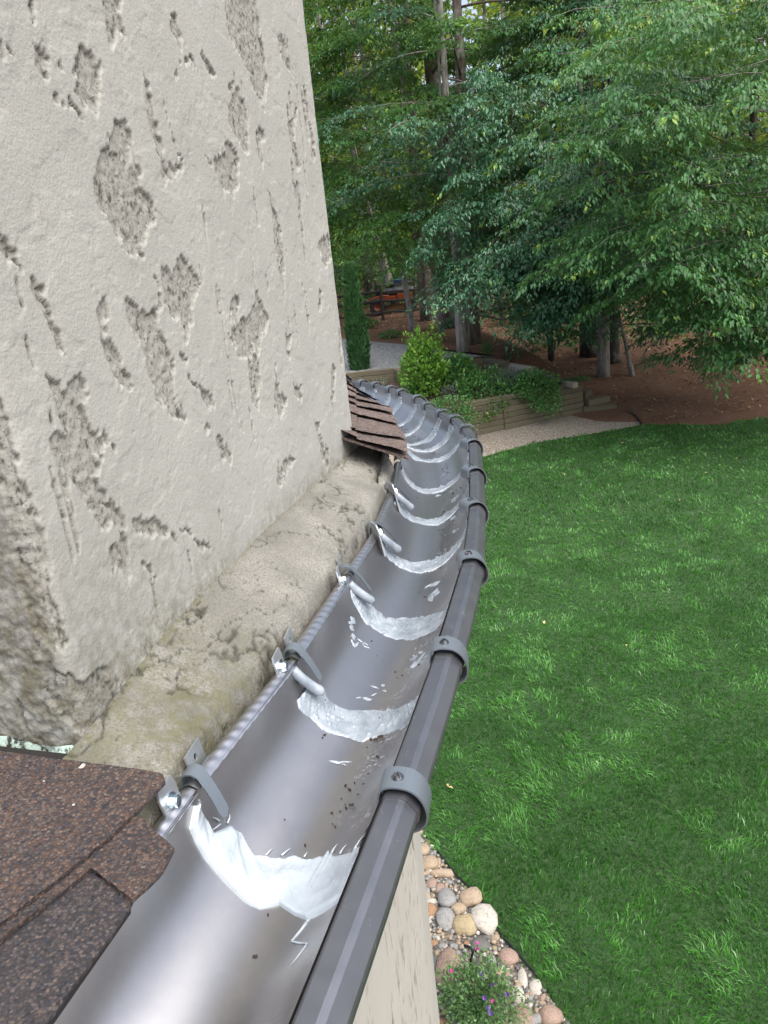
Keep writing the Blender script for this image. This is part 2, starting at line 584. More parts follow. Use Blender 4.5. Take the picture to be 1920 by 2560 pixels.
# worn patches of the stucco, outlined on the wall (measured on the picture, kept as wall coordinates)
_P1 = [
    [(530, 555), (575, 560), (600, 620), (620, 720), (650, 780), (640, 850), (690, 910), (720, 950), (730, 1020), (720, 1060), (650, 1090), (640, 1120), (650, 1180), (610, 1180), (560, 1140), (520, 1070), (470, 1000), (430, 910), (440, 830), (440, 740), (490, 690), (500, 640), (525, 610)],
    [(150, 170), (180, 190), (190, 230), (240, 270), (285, 300), (270, 320), (230, 300), (200, 290), (240, 400), (270, 430), (310, 430), (340, 480), (380, 530), (415, 570), (400, 580), (370, 550), (300, 510), (240, 440), (190, 330), (150, 280), (140, 200)],
    [(370, 190), (400, 215), (440, 290), (465, 300), (455, 420), (450, 540), (420, 530), (390, 500), (350, 440), (370, 360), (340, 300), (345, 240)],
    [(665, 340), (690, 400), (700, 440), (730, 600), (760, 720), (770, 790), (820, 760), (840, 720), (840, 780), (790, 820), (750, 830), (720, 690), (690, 590), (680, 450)],
    [(740, 440), (760, 500), (800, 680), (830, 700), (810, 770), (795, 640)],
    [(1050, 390), (1100, 395), (1130, 450), (1150, 560), (1135, 690), (1090, 640), (1060, 580), (1060, 480)],
    [(1170, 560), (1220, 600), (1225, 680), (1215, 790), (1190, 720), (1180, 620)],
    [(950, 720), (1000, 740), (1030, 710), (1050, 650), (1080, 690), (1110, 760), (1110, 850), (1070, 900), (1050, 940), (1020, 890), (1010, 840), (1000, 790)],
    [(1030, -60), (1170, -60), (1200, 120), (1220, 260), (1240, 370), (1225, 490), (1190, 470), (1165, 380), (1130, 290), (1090, 230), (1050, 130)],
    [(1280, 150), (1330, 190), (1340, 290), (1350, 370), (1320, 310), (1290, 230)],
    [(470, -40), (550, -40), (560, 100), (580, 170), (550, 150), (530, 230), (500, 200), (480, 90)],
    [(780, 60), (800, 40), (820, 100), (830, 190), (800, 180), (780, 130)],
    [(790, 370), (800, 310), (840, 270), (870, 250), (900, 340), (870, 285), (840, 290), (810, 330)],
    [(925, 265), (950, 275), (990, 350), (985, 365), (940, 300)],
    [(710, 1290), (740, 1240), (790, 1240), (820, 1190), (880, 1210), (915, 1270), (920, 1340), (890, 1440), (880, 1560), (860, 1580), (850, 1490), (800, 1480), (760, 1440), (720, 1420), (740, 1350)],
    [(565, 1370), (620, 1400), (680, 1440), (720, 1410), (750, 1500), (780, 1600), (820, 1720), (800, 1740), (830, 1870), (870, 1930), (800, 1920), (740, 1850), (690, 1760), (660, 1680), (640, 1560), (600, 1470)],
    [(830, 1630), (870, 1660), (890, 1770), (960, 1820), (980, 1800), (1000, 1890), (960, 1870), (930, 1830), (880, 1780)],
    [(430, 1310), (450, 1390), (490, 1390), (520, 1450), (520, 1500), (490, 1490), (500, 1560), (540, 1640), (590, 1710), (620, 1790), (560, 1790), (510, 1690), (480, 1570), (450, 1440)],
    [(140, 1300), (180, 1290), (190, 1380), (240, 1480), (280, 1570), (300, 1660), (260, 1600), (220, 1500), (160, 1420)],
    [(220, 1740), (260, 1730), (300, 1760), (380, 1730), (400, 1820), (440, 1930), (530, 2030), (540, 2090), (480, 2150), (440, 2220), (480, 2300), (590, 2390), (560, 2430), (470, 2430), (380, 2330), (330, 2220), (240, 2110), (220, 2060), (300, 1990), (260, 1860)],
    [(0, 1850), (40, 1940), (90, 2150), (190, 2450), (240, 2690), (290, 2970), (210, 3080), (150, 2860), (60, 2440), (0, 2220), (-60, 2100)],
    [(470, 2430), (590, 2410), (640, 2370), (720, 2400), (800, 2450), (830, 2520), (770, 2470), (700, 2500), (640, 2440), (560, 2470)],
    [(510, 2560), (560, 2470), (600, 2540), (605, 2680), (560, 2620), (530, 2670)],
    [(640, 2610), (700, 2590), (730, 2660), (690, 2640)],
    [(830, 2450), (880, 2440), (900, 2490), (960, 2500), (970, 2520), (920, 2530), (880, 2470)],
    [(1000, 2030), (1030, 2020), (1060, 2070), (1070, 2140), (1020, 2120)],
    [(945, 1940), (965, 1940), (980, 1990), (955, 1980)],
    [(1060, 1420), (1080, 1350), (1110, 1360), (1090, 1500), (1130, 1480), (1190, 1350), (1220, 1420), (1240, 1480), (1215, 1570), (1180, 1640), (1210, 1760), (1200, 1900), (1160, 1810), (1150, 1650), (1110, 1640), (1060, 1560)],
    [(1230, 870), (1260, 950), (1300, 1060), (1310, 1200), (1315, 1380), (1290, 1250), (1265, 1130), (1260, 1010)],
    [(1270, 1640), (1290, 1800), (1320, 1830), (1290, 1960), (1270, 1880)], [(1320, 1510), (1350, 1510), (1340, 1650), (1320, 1620)],
    [(1350, 1720), (1360, 1780), (1400, 1800), (1390, 1840), (1360, 1830)], [(1450, 1930), (1475, 1950), (1490, 2060), (1520, 2080), (1510, 2160), (1480, 2080), (1460, 1990)],
    [(1400, 1340), (1415, 1350), (1418, 1480), (1405, 1430)], [(1470, 1340), (1485, 1350), (1480, 1480), (1462, 1430)],
    [(1500, 1090), (1520, 1100), (1530, 1200), (1500, 1230), (1460, 1130)], [(1325, 490), (1370, 520), (1360, 640), (1390, 760), (1370, 800), (1340, 640)],
    [(1425, 560), (1440, 580), (1455, 720), (1440, 760)], [(1365, 850), (1385, 870), (1400, 1100), (1375, 1000)],
    [(1530, 1690), (1545, 1700), (1540, 1930), (1525, 1850)], [(1560, 1500), (1580, 1600), (1575, 1700), (1555, 1600)],
    [(1280, 2140), (1300, 2130), (1350, 2100), (1360, 2120), (1300, 2230), (1285, 2260)],
    [(930, 2840), (1130, 2640), (1240, 2480), (1260, 2560), (1100, 2720), (945, 2890)],
    [(230, 3120), (340, 3140), (430, 3110), (500, 3095), (490, 3180), (640, 3120), (620, 3250), (540, 3340), (400, 3420), (240, 3330)],
    [(0, 1080), (30, 1130), (60, 1140), (90, 1250), (40, 1230), (0, 1200), (-40, 1150)], [(-20, 190), (20, 200), (55, 240), (20, 240), (-20, 250)],
    [(120, 0), (150, 0), (145, 50), (125, 40)],
]
PATCH = [np.array([wall_uz(x / 1.8433, y / 1.8433) for x, y in p]) for p in _P1]

ch = thing('chimney', 'weathered pale grey stucco chimney with flaking worn patches rising behind the gutter', 'chimney', (A[0], A[1], RIM - .05))

du = .0021
U = np.arange(-.26, LW + .08, du)
Z = np.arange(RIM - .03, CAMZ + .47, du)
Pp, Np = plan_curve(U)
UU, ZZ = np.meshgrid(U, Z, indexing='ij')
wx = UU + .009 * (fbm(UU * 60, ZZ * 36, 3) - .5) * 2 + .004 * (fbm(UU * 190, ZZ * 120, 4, 2) - .5) * 2
wz = ZZ + .012 * (fbm(UU * 50, ZZ * 30, 9) - .5) * 2 + .006 * (fbm(UU * 170, ZZ * 120, 10, 2) - .5) * 2
SD = np.full(UU.shape, 1.)
for p in PATCH:
    lo, hi = p.min(0) - .05, p.max(0) + .05
    iu = np.where((U > lo[0]) & (U < hi[0]))[0]
    iz = np.where((Z > lo[1]) & (Z < hi[1]))[0]
    if len(iu) == 0 or len(iz) == 0:
        continue
    s_ = np.s_[iu[0]:iu[-1] + 1, iz[0]:iz[-1] + 1]
    SD[s_] = np.minimum(SD[s_], poly_sd(wx[s_], wz[s_], p))
isl = fbm(UU * 70, ZZ * 30, 21)
SD = SD + .010 * sstep(.56, .72, isl)
# small scattered pits and vertical trowel tears
tear = fbm(UU * 90, ZZ * 9, 33, 3)
SD = np.minimum(SD, .004 - .03 * sstep(.76, .80, tear + .03 * sstep(.45, .8, UU)) * sstep(.50, .60, fbm(UU * 6, ZZ * 3, 5) + .05 * sstep(.45, .8, UU)))
ret = sstep(.0, -.03, UU)                        # the left return is rough all over
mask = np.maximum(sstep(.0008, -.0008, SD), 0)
rough = fbm(UU * 180, ZZ * 150, 51, 3) - .5
rough2 = fbm(UU * 320, ZZ * 320, 57, 2) - .5
disp = -.0034 * mask + mask * (rough * .0036 + .0004) + (1 - mask) * rough2 * .0006
disp += (fbm(UU * 5, ZZ * 3, 61, 2) - .5) * .004 + .0006 * np.exp(-((SD - .003) / .003) ** 2) * (fbm(UU * 40, ZZ * 40, 71) > .45)
disp += ret * rough * .004
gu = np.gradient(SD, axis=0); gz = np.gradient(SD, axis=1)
facing = np.clip(.35 + .65 * (gz * .75 + gu * .65) / (np.hypot(gu, gz) + 1e-9), 0, 1)     # overhang shade painted in with the grime under upper and right lips
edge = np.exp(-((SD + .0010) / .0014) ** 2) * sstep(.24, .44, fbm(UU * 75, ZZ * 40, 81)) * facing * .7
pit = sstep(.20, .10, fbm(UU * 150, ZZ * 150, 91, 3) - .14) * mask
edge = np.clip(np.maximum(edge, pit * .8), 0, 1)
zb = ZZ - (RIM + .04)
stain = sstep(.085, .0, zb + .05 * (fbm(UU * 14, ZZ * 14, 15) - .5)) * .75
stain += sstep(.30, -.02, np.hypot(UU * .52, zb) + .06 * (fbm(UU * 16, ZZ * 16, 16) - .5)) * .62
stain += ret * (.72 + .6 * sstep(.25, 0, zb))
stain += sstep(.022, 0., zb + .008 * (fbm(UU * 60, ZZ * 5, 17) - .5)) * .7
V = Pp[:, None, :] + Np[:, None, :] * disp[..., None]
V[..., 2] = ZZ
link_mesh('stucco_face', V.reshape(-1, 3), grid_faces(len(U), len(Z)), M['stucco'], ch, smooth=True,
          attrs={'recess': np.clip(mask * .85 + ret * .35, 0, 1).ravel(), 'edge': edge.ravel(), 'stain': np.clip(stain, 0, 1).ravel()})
mb = MB()                                        # the unseen core behind the skin, and its flat top
q = [A + Rt * .36 + Dw * .03, A + Rt * .02 + Dw * .02, A + Dw * (LW - .02) + Rt * .02, A + Dw * (LW - .02) + Rt * .36]
mb.prism([p + ZUP * 0 for p in q], (0, 0, CAMZ + .455))
mb.build('core', M['lower_stucco'], ch)

# ledge at the foot of the face
base_px = [(217, 1833), (350, 1660), (500, 1480), (700, 1290), (890, 1122)]
bz = np.array([wall_uz(*p) for p in base_px])
uL = np.linspace(-.055, 1.03, 450)
zin = np.interp(uL, bz[:, 0], bz[:, 1])
print('ledge heights', bz.round(3).tolist())
wout = np.interp(uL, [-.055, 0, .25, .36, .52, .70, .88, .98, 1.01, 1.03], [.074, .079, .0905, .095, .099, .096, .082, .070, .056, .02])
zout = np.full_like(uL, RIM + .019)
nv1, nv2 = 40, 34
rows, tvv = [], []
for k in range(nv1 + nv2):
    if k < nv1:
        t = k / (nv1 - 1)
        off, z = wout * t, zin + (zout - zin) * t - .006 * t ** 10
    else:
        t = (k - nv1 + 1) / nv2
        off, z = wout + .006 * math.sin(min(t * 4, 1) * math.pi / 2) - .012 * max(t - .3, 0), zout - .006 - .15 * t
    rows.append(np.stack([A[0] + Dw[0] * uL + Nw[0] * off, A[1] + Dw[1] * uL + Nw[1] * off, z], -1))
    tvv.append(np.full(len(uL), k / (nv1 - 1)))
V = np.stack(rows, 1)
TV = np.stack(tvv, 1)
U2 = np.broadcast_to(uL[:, None], TV.shape)
W2 = TV * .115
du_ = np.gradient(V, axis=0); dv_ = np.gradient(V, axis=1)
Nn = np.cross(dv_, du_); Nn /= np.linalg.norm(Nn, axis=-1, keepdims=True)
Nn *= np.sign(Nn[200:201, 5:6, 2:3])
crk = 1 - np.abs(fbm(U2 * 16, W2 * 26, 101, 4) * 2 - 1)
crk = sstep(.93, .985, crk) * sstep(.44, .6, fbm(U2 * 9, W2 * 9, 105))
flake = sstep(.53, .545, fbm(U2 * 17, W2 * 24, 111, 4))
flk_e = np.exp(-((fbm(U2 * 17, W2 * 24, 111, 4) - .531) / .0085) ** 2) * sstep(.36, .50, fbm(U2 * 13, W2 * 13, 117))
disp = (fbm(U2 * 9, W2 * 9, 121) - .5) * .009 + (fbm(U2 * 60, W2 * 60, 123, 3) - .5) * .0045 + flake * .0028 - crk * .004
disp += (fbm(U2 * 190, W2 * 190, 125, 2) - .5) * .0022
damp = sstep(0, .12, W2)
disp *= .35 + .65 * damp
V = V + Nn * disp[..., None]
stain = sstep(.26, .0, U2 + .12 * (fbm(U2 * 12, W2 * 12, 131) - .5)) * .75 + sstep(.012, 0, W2) * .7 + .5 * sstep(.42, .66, fbm(U2 * 6, W2 * 8, 133)) + .35 * sstep(1.02, 1.2, TV) * sstep(.4, .6, fbm(U2 * 10, W2 * 10, 135))
link_mesh('ledge', V.reshape(-1, 3), grid_faces(len(uL), nv1 + nv2)[:, ::-1].copy(), M['ledge'], ch, smooth=True,
          attrs={'recess': flake.ravel(), 'edge': np.clip(crk * .8 + flk_e * .85, 0, 1).ravel(), 'stain': np.clip(stain, 0, 1).ravel()})

# lower body of the chimney under the ledge, down to the ground
e_ = np.array([.248, .969, 0]); n_ = np.array([.969, -.248, 0])
S0 = np.array([-.221, .556, 0])
t0, t1 = -.75, .865
uu = np.concatenate([np.arange(t0, .25, .01), np.arange(.25, t1 - .012, .0028), t1 - .012 + .012 * np.sin(np.linspace(0, 1, 5) * math.pi / 2), np.full(6, t1)])
back = np.concatenate([np.zeros(len(uu) - 11), .012 * (1 - np.cos(np.linspace(0, 1, 5) * math.pi / 2)), np.linspace(.02, .4, 6)])
zz = np.concatenate([np.arange(RIM - .14, 2.2, -.007), np.arange(2.2, -.06, -.05)])
UU, ZZ = np.meshgrid(uu, zz, indexing='ij')
BB = np.broadcast_to(back[:, None], UU.shape)
tear = fbm(UU * 75 + .5 * vnoise(UU * 9, ZZ * 9, 3), ZZ * 8, 201, 4)
line = sstep(.50, .62, fbm(UU * 16, ZZ * .7, 207, 2)) * sstep(.5, .62, fbm(UU * 110, ZZ * 14, 205, 3))
edge = np.clip(sstep(.70, .73, tear) * sstep(.46, .6, fbm(UU * 26, ZZ * 1.5, 203, 2)) + line * sstep(.45, .55, fbm(UU * 60, ZZ * 60, 209, 2)) * .7, 0, 1)
V = S0 + e_ * UU[..., None] - n_ * (BB + .0025 * edge + .002 * fbm(UU * 30, ZZ * 12, 7))[..., None]
V[..., 2] = ZZ
link_mesh('lower_wall', V.reshape(-1, 3), grid_faces(len(uu), len(zz))[:, ::-1].copy(), M['lower_stucco'], ch, smooth=True, attrs={'edge': edge.ravel()})

# painted flashing along the left return, over the roof
fl0, fl1 = A + Rt * .40, A + Dw * .006
P = [fl0 - Dw * .004 + ZUP * (RIM + .062), fl1 - Dw * .012 + ZUP * (RIM + .040), fl1 + ZUP * (RIM + .015) - Dw * .020, fl0 - Dw * .022 + ZUP * (RIM + .030)]
n = 60
V, F = [], []
for i in range(n):
    t = i / (n - 1)
    a, c = P[0] * (1 - t) + P[1] * t, P[3] * (1 - t) + P[2] * t
    for j in range(5):
        s = j / 4
        V.append(a * (1 - s) + c * s + ZUP * .006 * (vnoise(t * 30, s * 2 + 5, 3) - .5) - Dw * .006 * vnoise(t * 22, s * 3, 8))
link_mesh('flashing', V, grid_faces(n, 5), M['flashing'], ch, smooth=True)

# ================================================================== GUTTER
J_I = [(-.44, -.02), (-.315, .25), (-.200, .592), (-.121, .808), (-.057, 1.032), (-.009, 1.205), (.027, 1.408), (.047, 1.60)]
J_O = [(-.27, -.08), (-.155, .170), (-.028, .557), (.040, .785), (.106, 1.034), (.149, 1.264), (.178, 1.464), (.206, 1.676), (.209, 1.823), (.196, 1.932), (.172, 2.010), (.143, 2.120),
       (.124, 2.228), (.084, 2.345), (.055, 2.415), (.010, 2.509), (-.033, 2.577), (-.085, 2.65), (-.15, 2.73), (-.23, 2.81), (-.33, 2.89), (-.44, 2.95)]
J_O = np.array(J_O)
sm = J_O.copy()
for _ in range(3):
    sm[1:-1] = (sm[:-2] + 2 * sm[1:-1] + sm[2:]) / 4
T = np.gradient(sm, axis=0)
T /= np.linalg.norm(T, axis=1)[:, None]
J_I = np.array(list(J_I) + [J_O[k] + .147 * np.array([-T[k][1], T[k][0]]) for k in range(len(J_I), len(J_O))])
NJ = len(J_O)
JI = np.c_[J_I, np.full(NJ, RIM)]
JO = np.c_[J_O, np.full(NJ, RIM)]


def trough(k, t, th, inset=0.):
    """point of the half-round between joints k and k+1; th 0 at the house side, pi at the bead"""
    t, th = np.asarray(t, float)[..., None], np.asarray(th, float)[..., None]
    I = JI[k] * (1 - t) + JI[k + 1] * t
    O = JO[k] * (1 - t) + JO[k + 1] * t
    m, h = (I + O) / 2, (I - O) / 2
    r = np.linalg.norm(h, axis=-1, keepdims=True)
    dep = r * .98
    f = 1 - np.asarray(inset, float)[..., None] / r if not np.isscalar(inset) else 1 - inset / r
    return m + h * np.cos(th) * f - ZUP * dep * np.sin(th) * f


def seg_len(k):
    return np.linalg.norm((JI[k + 1] + JO[k + 1] - JI[k] - JO[k]) / 2)


def along(k, s, th, inset=0.):
    """point at signed distance s (metres) from joint k"""
    s = np.asarray(s, float)
    fw, bw = seg_len(k), seg_len(k - 1)
    a = trough(k, np.clip(s / fw, 0, 1.2), th, inset)
    c = trough(k - 1, np.clip(1 + s / bw, -.2, 1), th, inset)
    return np.where((s >= 0)[..., None], a, c)


gut = thing('rain_gutter', 'curved half-round grey metal gutter with sealed joints sweeping around the eave', 'gutter', tuple((JI[2] + JO[2]) / 2 - ZUP * .07))
th = np.linspace(0, math.pi, 33)
for k in range(NJ - 1):
    nt_ = 9
    t = np.linspace(-.03, 1.0, nt_)
    TT, TH = np.meshgrid(t, th, indexing='ij')
    wob = .0006 * (vnoise(TT * 5 + k * 7, TH * 3, 301) - .5)
    V = trough(k, TT, TH, .0009 * (k % 2) + wob)
    Vo = trough(k, TT, TH, -.0016 + .0009 * (k % 2) + wob)
    n0 = V.reshape(-1, 3).shape[0]
    F = np.vstack([grid_faces(nt_, 33)[:, ::-1], grid_faces(nt_, 33) + n0])
    L = seg_len(k)
    link_mesh('trough_section', np.vstack([V.reshape(-1, 3), Vo.reshape(-1, 3)]), F, M['gutter'], gut, smooth=True,
              attrs={'along': np.tile((TT * L + k).ravel(), 2), 'across': np.tile((TH / math.pi).ravel(), 2)})

# front bead: a rolled box section on the outer rim
PROF = np.array([(0, -.022), (0, -.002), (.0012, .0001), (.0032, .0010), (.0165, .0010), (.0195, .0002), (.0222, -.0016), (.0315, -.0135), (.0325, -.0165), (.032, -.023), (.0305, -.026), (.013, -.031), (.0095, -.030)])


def outward(k):
    h = JO[k] - JI[k]
    return h / np.linalg.norm(h)


for k in range(NJ - 1):
    V = []
    ns = 5
    for i in range(ns):
        t = -.012 + i / (ns - 1) * 1.02
        O = JO[k] * (1 - t) + JO[k + 1] * t
        o = outward(k) * (1 - t) + outward(k + 1) * t
        o /= np.linalg.norm(o)
        sc_ = 1 - .05 * (t > .9)
        for (a, z) in PROF:
            V.append(O + o * a * sc_ + ZUP * (z * sc_ - .0012 * t + .0003 * math.sin(k * 3 + i * 2)))
    npf = len(PROF)
    F = [tuple(int(q) for q in f) for f in grid_faces(ns, npf, True)[:, ::-1]]
    F.append(tuple(range(npf)))
    F.append(tuple((ns - 1) * npf + j for j in range(npf))[::-1])
    o = link_mesh('front_bead', V, F, M['bead'], gut)

# crimped strip along the inner rim
for k in range(0, 8):
    L = seg_len(k)
    n = int(L / .0022)
    t = np.linspace(0, 1, n)
    V = []
    for j in range(7):
        v = j / 6
        I = JI[k] * (1 - t)[:, None] + JI[k + 1] * t[:, None]
        ow = -(outward(k) * (1 - t)[:, None] + outward(k + 1) * t[:, None])
        ph = (t * L / .0165 + v * .75) * 2 * math.pi
        saw = (ph / (2 * math.pi)) % 1
        wv = (np.minimum(saw / .72, (1 - saw) / .28)) - .5
        amp = .0017 * (1 if k > 0 else .3) * min(1, .4 + 1.2 * math.sin(math.pi * v)) * sstep(0, .06, t * L) * sstep(0, .02, (1 - t) * L)
        z = -.001 + .0055 * math.sin(math.pi * v * .93) + amp * wv
        off = .0165 * v - .0016 * (1 - v) + amp * wv * .7 * (1 - v) * 1.5
        V.append(I + ow * np.asarray(off)[:, None] + ZUP * np.asarray(z)[:, None])
    V = np.stack(V, 1)
    V[:, :, 2] += (-.003 * t)[:, None] + (.001 if k % 2 else 0)
    link_mesh('back_strip', V.reshape(-1, 3), grid_faces(n, 7), M['strip'], gut, smooth=True)

# front clamps with slotted screws
CL = [(-.0035, -.034), (-.004, -.006), (-.0025, .0035), (.004, .0072), (.013, .0075), (.023, .0055), (.031, -.0005), (.0365, -.011), (.0385, -.022), (.036, -.032), (.030, -.038), (.022, -.040)]


def smooth_line(P, n):
    P = np.asarray(P, float)
    t = np.r_[0, np.cumsum(np.linalg.norm(np.diff(P, axis=0), axis=1))]
    x = np.linspace(0, t[-1], n)
    Q = np.stack([np.interp(x, t, P[:, i]) for i in range(P.shape[1])], -1)
    for _ in range(2):
        Q[1:-1] = (Q[:-2] + 2 * Q[1:-1] + Q[2:]) / 4
    return Q


def screw_mesh(mbs, c, up, fw, r):
    sd_ = np.cross(up, fw)
    n = 14
    # washer
    ring = [c + (fw * math.cos(2 * math.pi * i / 20) + sd_ * math.sin(2 * math.pi * i / 20)) * r * 1.28 for i in range(20)]
    mbs.prism(ring, up * r * .18)
    # two domed halves with the slot between them
    for sgn in (-1, 1):
        for lev in range(4):
            h0, h1 = .18 + lev * .17, .18 + (lev + 1) * .17
            rr = r * math.sqrt(max(1 - (lev / 4.6) ** 2, .05))
            pts = []
            for i in range(n):
                a = math.acos(.17 * r / rr) * (2 * i / (n - 1) - 1)
                pts.append(c + up * r * h0 + (sd_ * math.cos(a) * sgn + fw * math.sin(a) * sgn) * rr)
            mbs.prism(pts, up * r * (h1 - h0))
    mbs.prism([c + up * r * .2 + (fw * math.cos(2 * math.pi * i / 16) + sd_ * math.sin(2 * math.pi * i / 16)) * r * .9 for i in range(16)], up * r * .2)


cl2 = smooth_line(CL, 34)
for k in range(2, NJ - 3):
    o = outward(k)
    f = np.array([-o[1], o[0], 0])
    if np.dot(f, JO[min(k + 1, NJ - 1)] - JO[k]) < 0:
        f = -f
    wd = .030 if k < 8 else .017
    nrm = np.gradient(cl2, axis=0)
    nrm = np.stack([-nrm[:, 1], nrm[:, 0]], -1)
    nrm /= np.linalg.norm(nrm, axis=1)[:, None]
    V = []
    clk = cl2.copy()
    if k > 3:
        clk[:, 1] = np.where(clk[:, 0] < -.002, np.maximum(clk[:, 1], -.012), clk[:, 1])
    for s in (.001, wd):
        for ly in (0, .0017):
            q = clk + nrm * ly
            V.append(JO[k] + f * s + o * q[:, :1] + ZUP * q[:, 1:])
    n = len(cl2)
    V = np.vstack(V)
    F = []
    for i in range(n - 1):
        for (a, c, d, e) in ((0, 1, 3, 2),):
            F += [(a * n + i, a * n + i + 1, c * n + i + 1, c * n + i), (2 * n + i, 3 * n + i, 3 * n + i + 1, 2 * n + i + 1),
                  (n + i, n + i + 1, 3 * n + i + 1, 3 * n + i), (i, 2 * n + i, 2 * n + i + 1, i + 1)]
    F += [(0, n, 3 * n, 2 * n), (n - 1, 3 * n - 1, 4 * n - 1, 2 * n - 1)]
    c_ = link_mesh('front_clamp', V, F, M['clamp'], gut, smooth=False)
    if k < 12:
        mbs = MB()
        ang = k * 1.3
        fw = f * math.cos(ang) + o * math.sin(ang)
        screw_mesh(mbs, JO[k] + f * wd * .5 + o * .0125 + ZUP * .0086, ZUP, fw, .0045)
        mbs.build('screw', M['screw'], c_)

# rear hangers on the ledge: a two-legged plate, a hex bolt and a tongue hooked over the strip
for k in range(2, 7):
    ow = -outward(k)
    f = np.array([ow[1], -ow[0], 0])
    if np.dot(f, JI[k + 1] - JI[k]) < 0:
        f = -f
    I = JI[k]
    up = ZUP * .985 + ow * .17
    up /= np.linalg.norm(up)
    nb = np.cross(f, up); nb /= np.linalg.norm(nb)
    if np.dot(nb, ow) > 0:
        nb = -nb
    mb = MB()
    c = I + ow * .0165 - f * .022 + ZUP * .002
    mb.prism([c - f * .013 - up * .036, c + f * .013 - up * .036, c + f * .0155 + up * .012, c + f * .0135 + up * .0215, c - f * .0125 + up * .0225, c - f * .0155 + up * .015], nb * .0022)
    mbp, mb = mb, MB()
    c2 = I + ow * .0165 + f * .040 - ZUP * .012
    # upper tab with a hole: ring of quads round the hole
    hole = c2 + up * .017
    outl = [(-.0105, -.03), (.0105, -.03), (.0105, .03), (-.0105, .0265)]
    angs = np.sort(np.r_[np.arange(12) / 12 * 2 * math.pi + .13, math.atan2(.011, .0165), math.pi - math.atan2(.011, .0165), -math.atan2(.03, .0165) + 2 * math.pi, math.pi + math.atan2(.03, .0165)])
    ho = [hole + (f * math.cos(a) * .0030 + up * math.sin(a) * .0040) for a in angs]
    ring = []
    for a in angs:
        dx, dy = math.cos(a), math.sin(a)
        tt = min(.0165 / max(abs(dx), 1e-6), (.011 if dy > 0 else .030) / max(abs(dy), 1e-6))
        ring.append(hole + f * dx * tt + up * dy * tt)
    V = np.vstack([ho, ring, np.array(ho) + nb * .002, np.array(ring) + nb * .002])
    F = []
    for i in range(16):
        j = (i + 1) % 16
        F += [(i, 16 + i, 16 + j, j), (32 + i, 32 + j, 48 + j, 48 + i), (i, j, 32 + j, 32 + i), (16 + i, 48 + i, 48 + j, 16 + j)]
    mb.add(V, F)
    hg = mbp.build('rear_hanger', M['plate'], gut)
    mb.build('tab', M['plate'], hg)
    mbb = MB()
    bc = c + up * .003 - f * .001 + nb * .0022
    s2 = np.cross(nb, up)
    mbb.prism([bc + (up * math.cos(q) + s2 * math.sin(q)) * .0088 for q in np.arange(20) / 20 * 2 * math.pi], nb * .0016)
    mbb.prism([bc + nb * .0016 + (up * math.cos(q) + s2 * math.sin(q)) * .0060 for q in np.arange(6) / 6 * 2 * math.pi + .3], nb * .0058)
    mbb.prism([bc + nb * .0074 + (up * math.cos(q) + s2 * math.sin(q)) * .0043 for q in np.arange(14) / 14 * 2 * math.pi], nb * .0006)
    mbb.build('bolt', M['bolt'], hg)
    # tongue: strap profile in the plane across the gutter
    tp = smooth_line([(.0195, -.012), (.0195, .002), (.017, .009), (.011, .0125), (.003, .011), (-.006, .003), (-.016, -.010), (-.027, -.027)], 30)
    V, wdt = [], []
    dirn = np.gradient(tp, axis=0); nn = np.stack([dirn[:, 1], -dirn[:, 0]], -1); nn /= np.linalg.norm(nn, axis=1)[:, None]
    L = np.r_[0, np.cumsum(np.linalg.norm(np.diff(tp, axis=0), axis=1))]
    rem = L[-1] - L
    wv = np.where(rem < .008, np.sqrt(np.maximum(.008 ** 2 - (.008 - rem) ** 2, 1e-9)), .008) * (1. if k < 4 else .8)
    nT = len(tp)
    for ly in (0, -.0016):
        for sg in (-1, 1):
            q = tp + nn * ly
            V.append(I + f * (.012 + sg * wv[:, None] - .6 * np.clip(-q[:, :1], 0, 1)) + ow * q[:, :1] + ZUP * (q[:, 1:] + .0015))
    V = np.vstack(V)
    F = []
    for i in range(nT - 1):
        F += [(i, i + 1, nT + i + 1, nT + i), (2 * nT + i, 3 * nT + i, 3 * nT + i + 1, 2 * nT + i + 1), (i, 2 * nT + i, 2 * nT + i + 1, i + 1), (nT + i, nT + i + 1, 3 * nT + i + 1, 3 * nT + i)]
    F += [(0, nT, 3 * nT, 2 * nT)]
    link_mesh('strap', V, F, M['clamp'], hg, smooth=False)
    if k > 2:      # lower lug, smeared with sealant
        P = [I + ow * .004 - f * .012 - ZUP * .006, I - ow * .006 - f * .014 - ZUP * .018, I - ow * .018 - f * .012 - ZUP * .031, I - ow * .028 - f * .010 - ZUP * .041]
        mbl = MB()
        mbl.tube(smooth_line(P, 12), [.0062] * 9 + [.0066, .0062, .0035], 10)
        mbl.build('lug', M['grey_sealant'], hg, smooth=True)

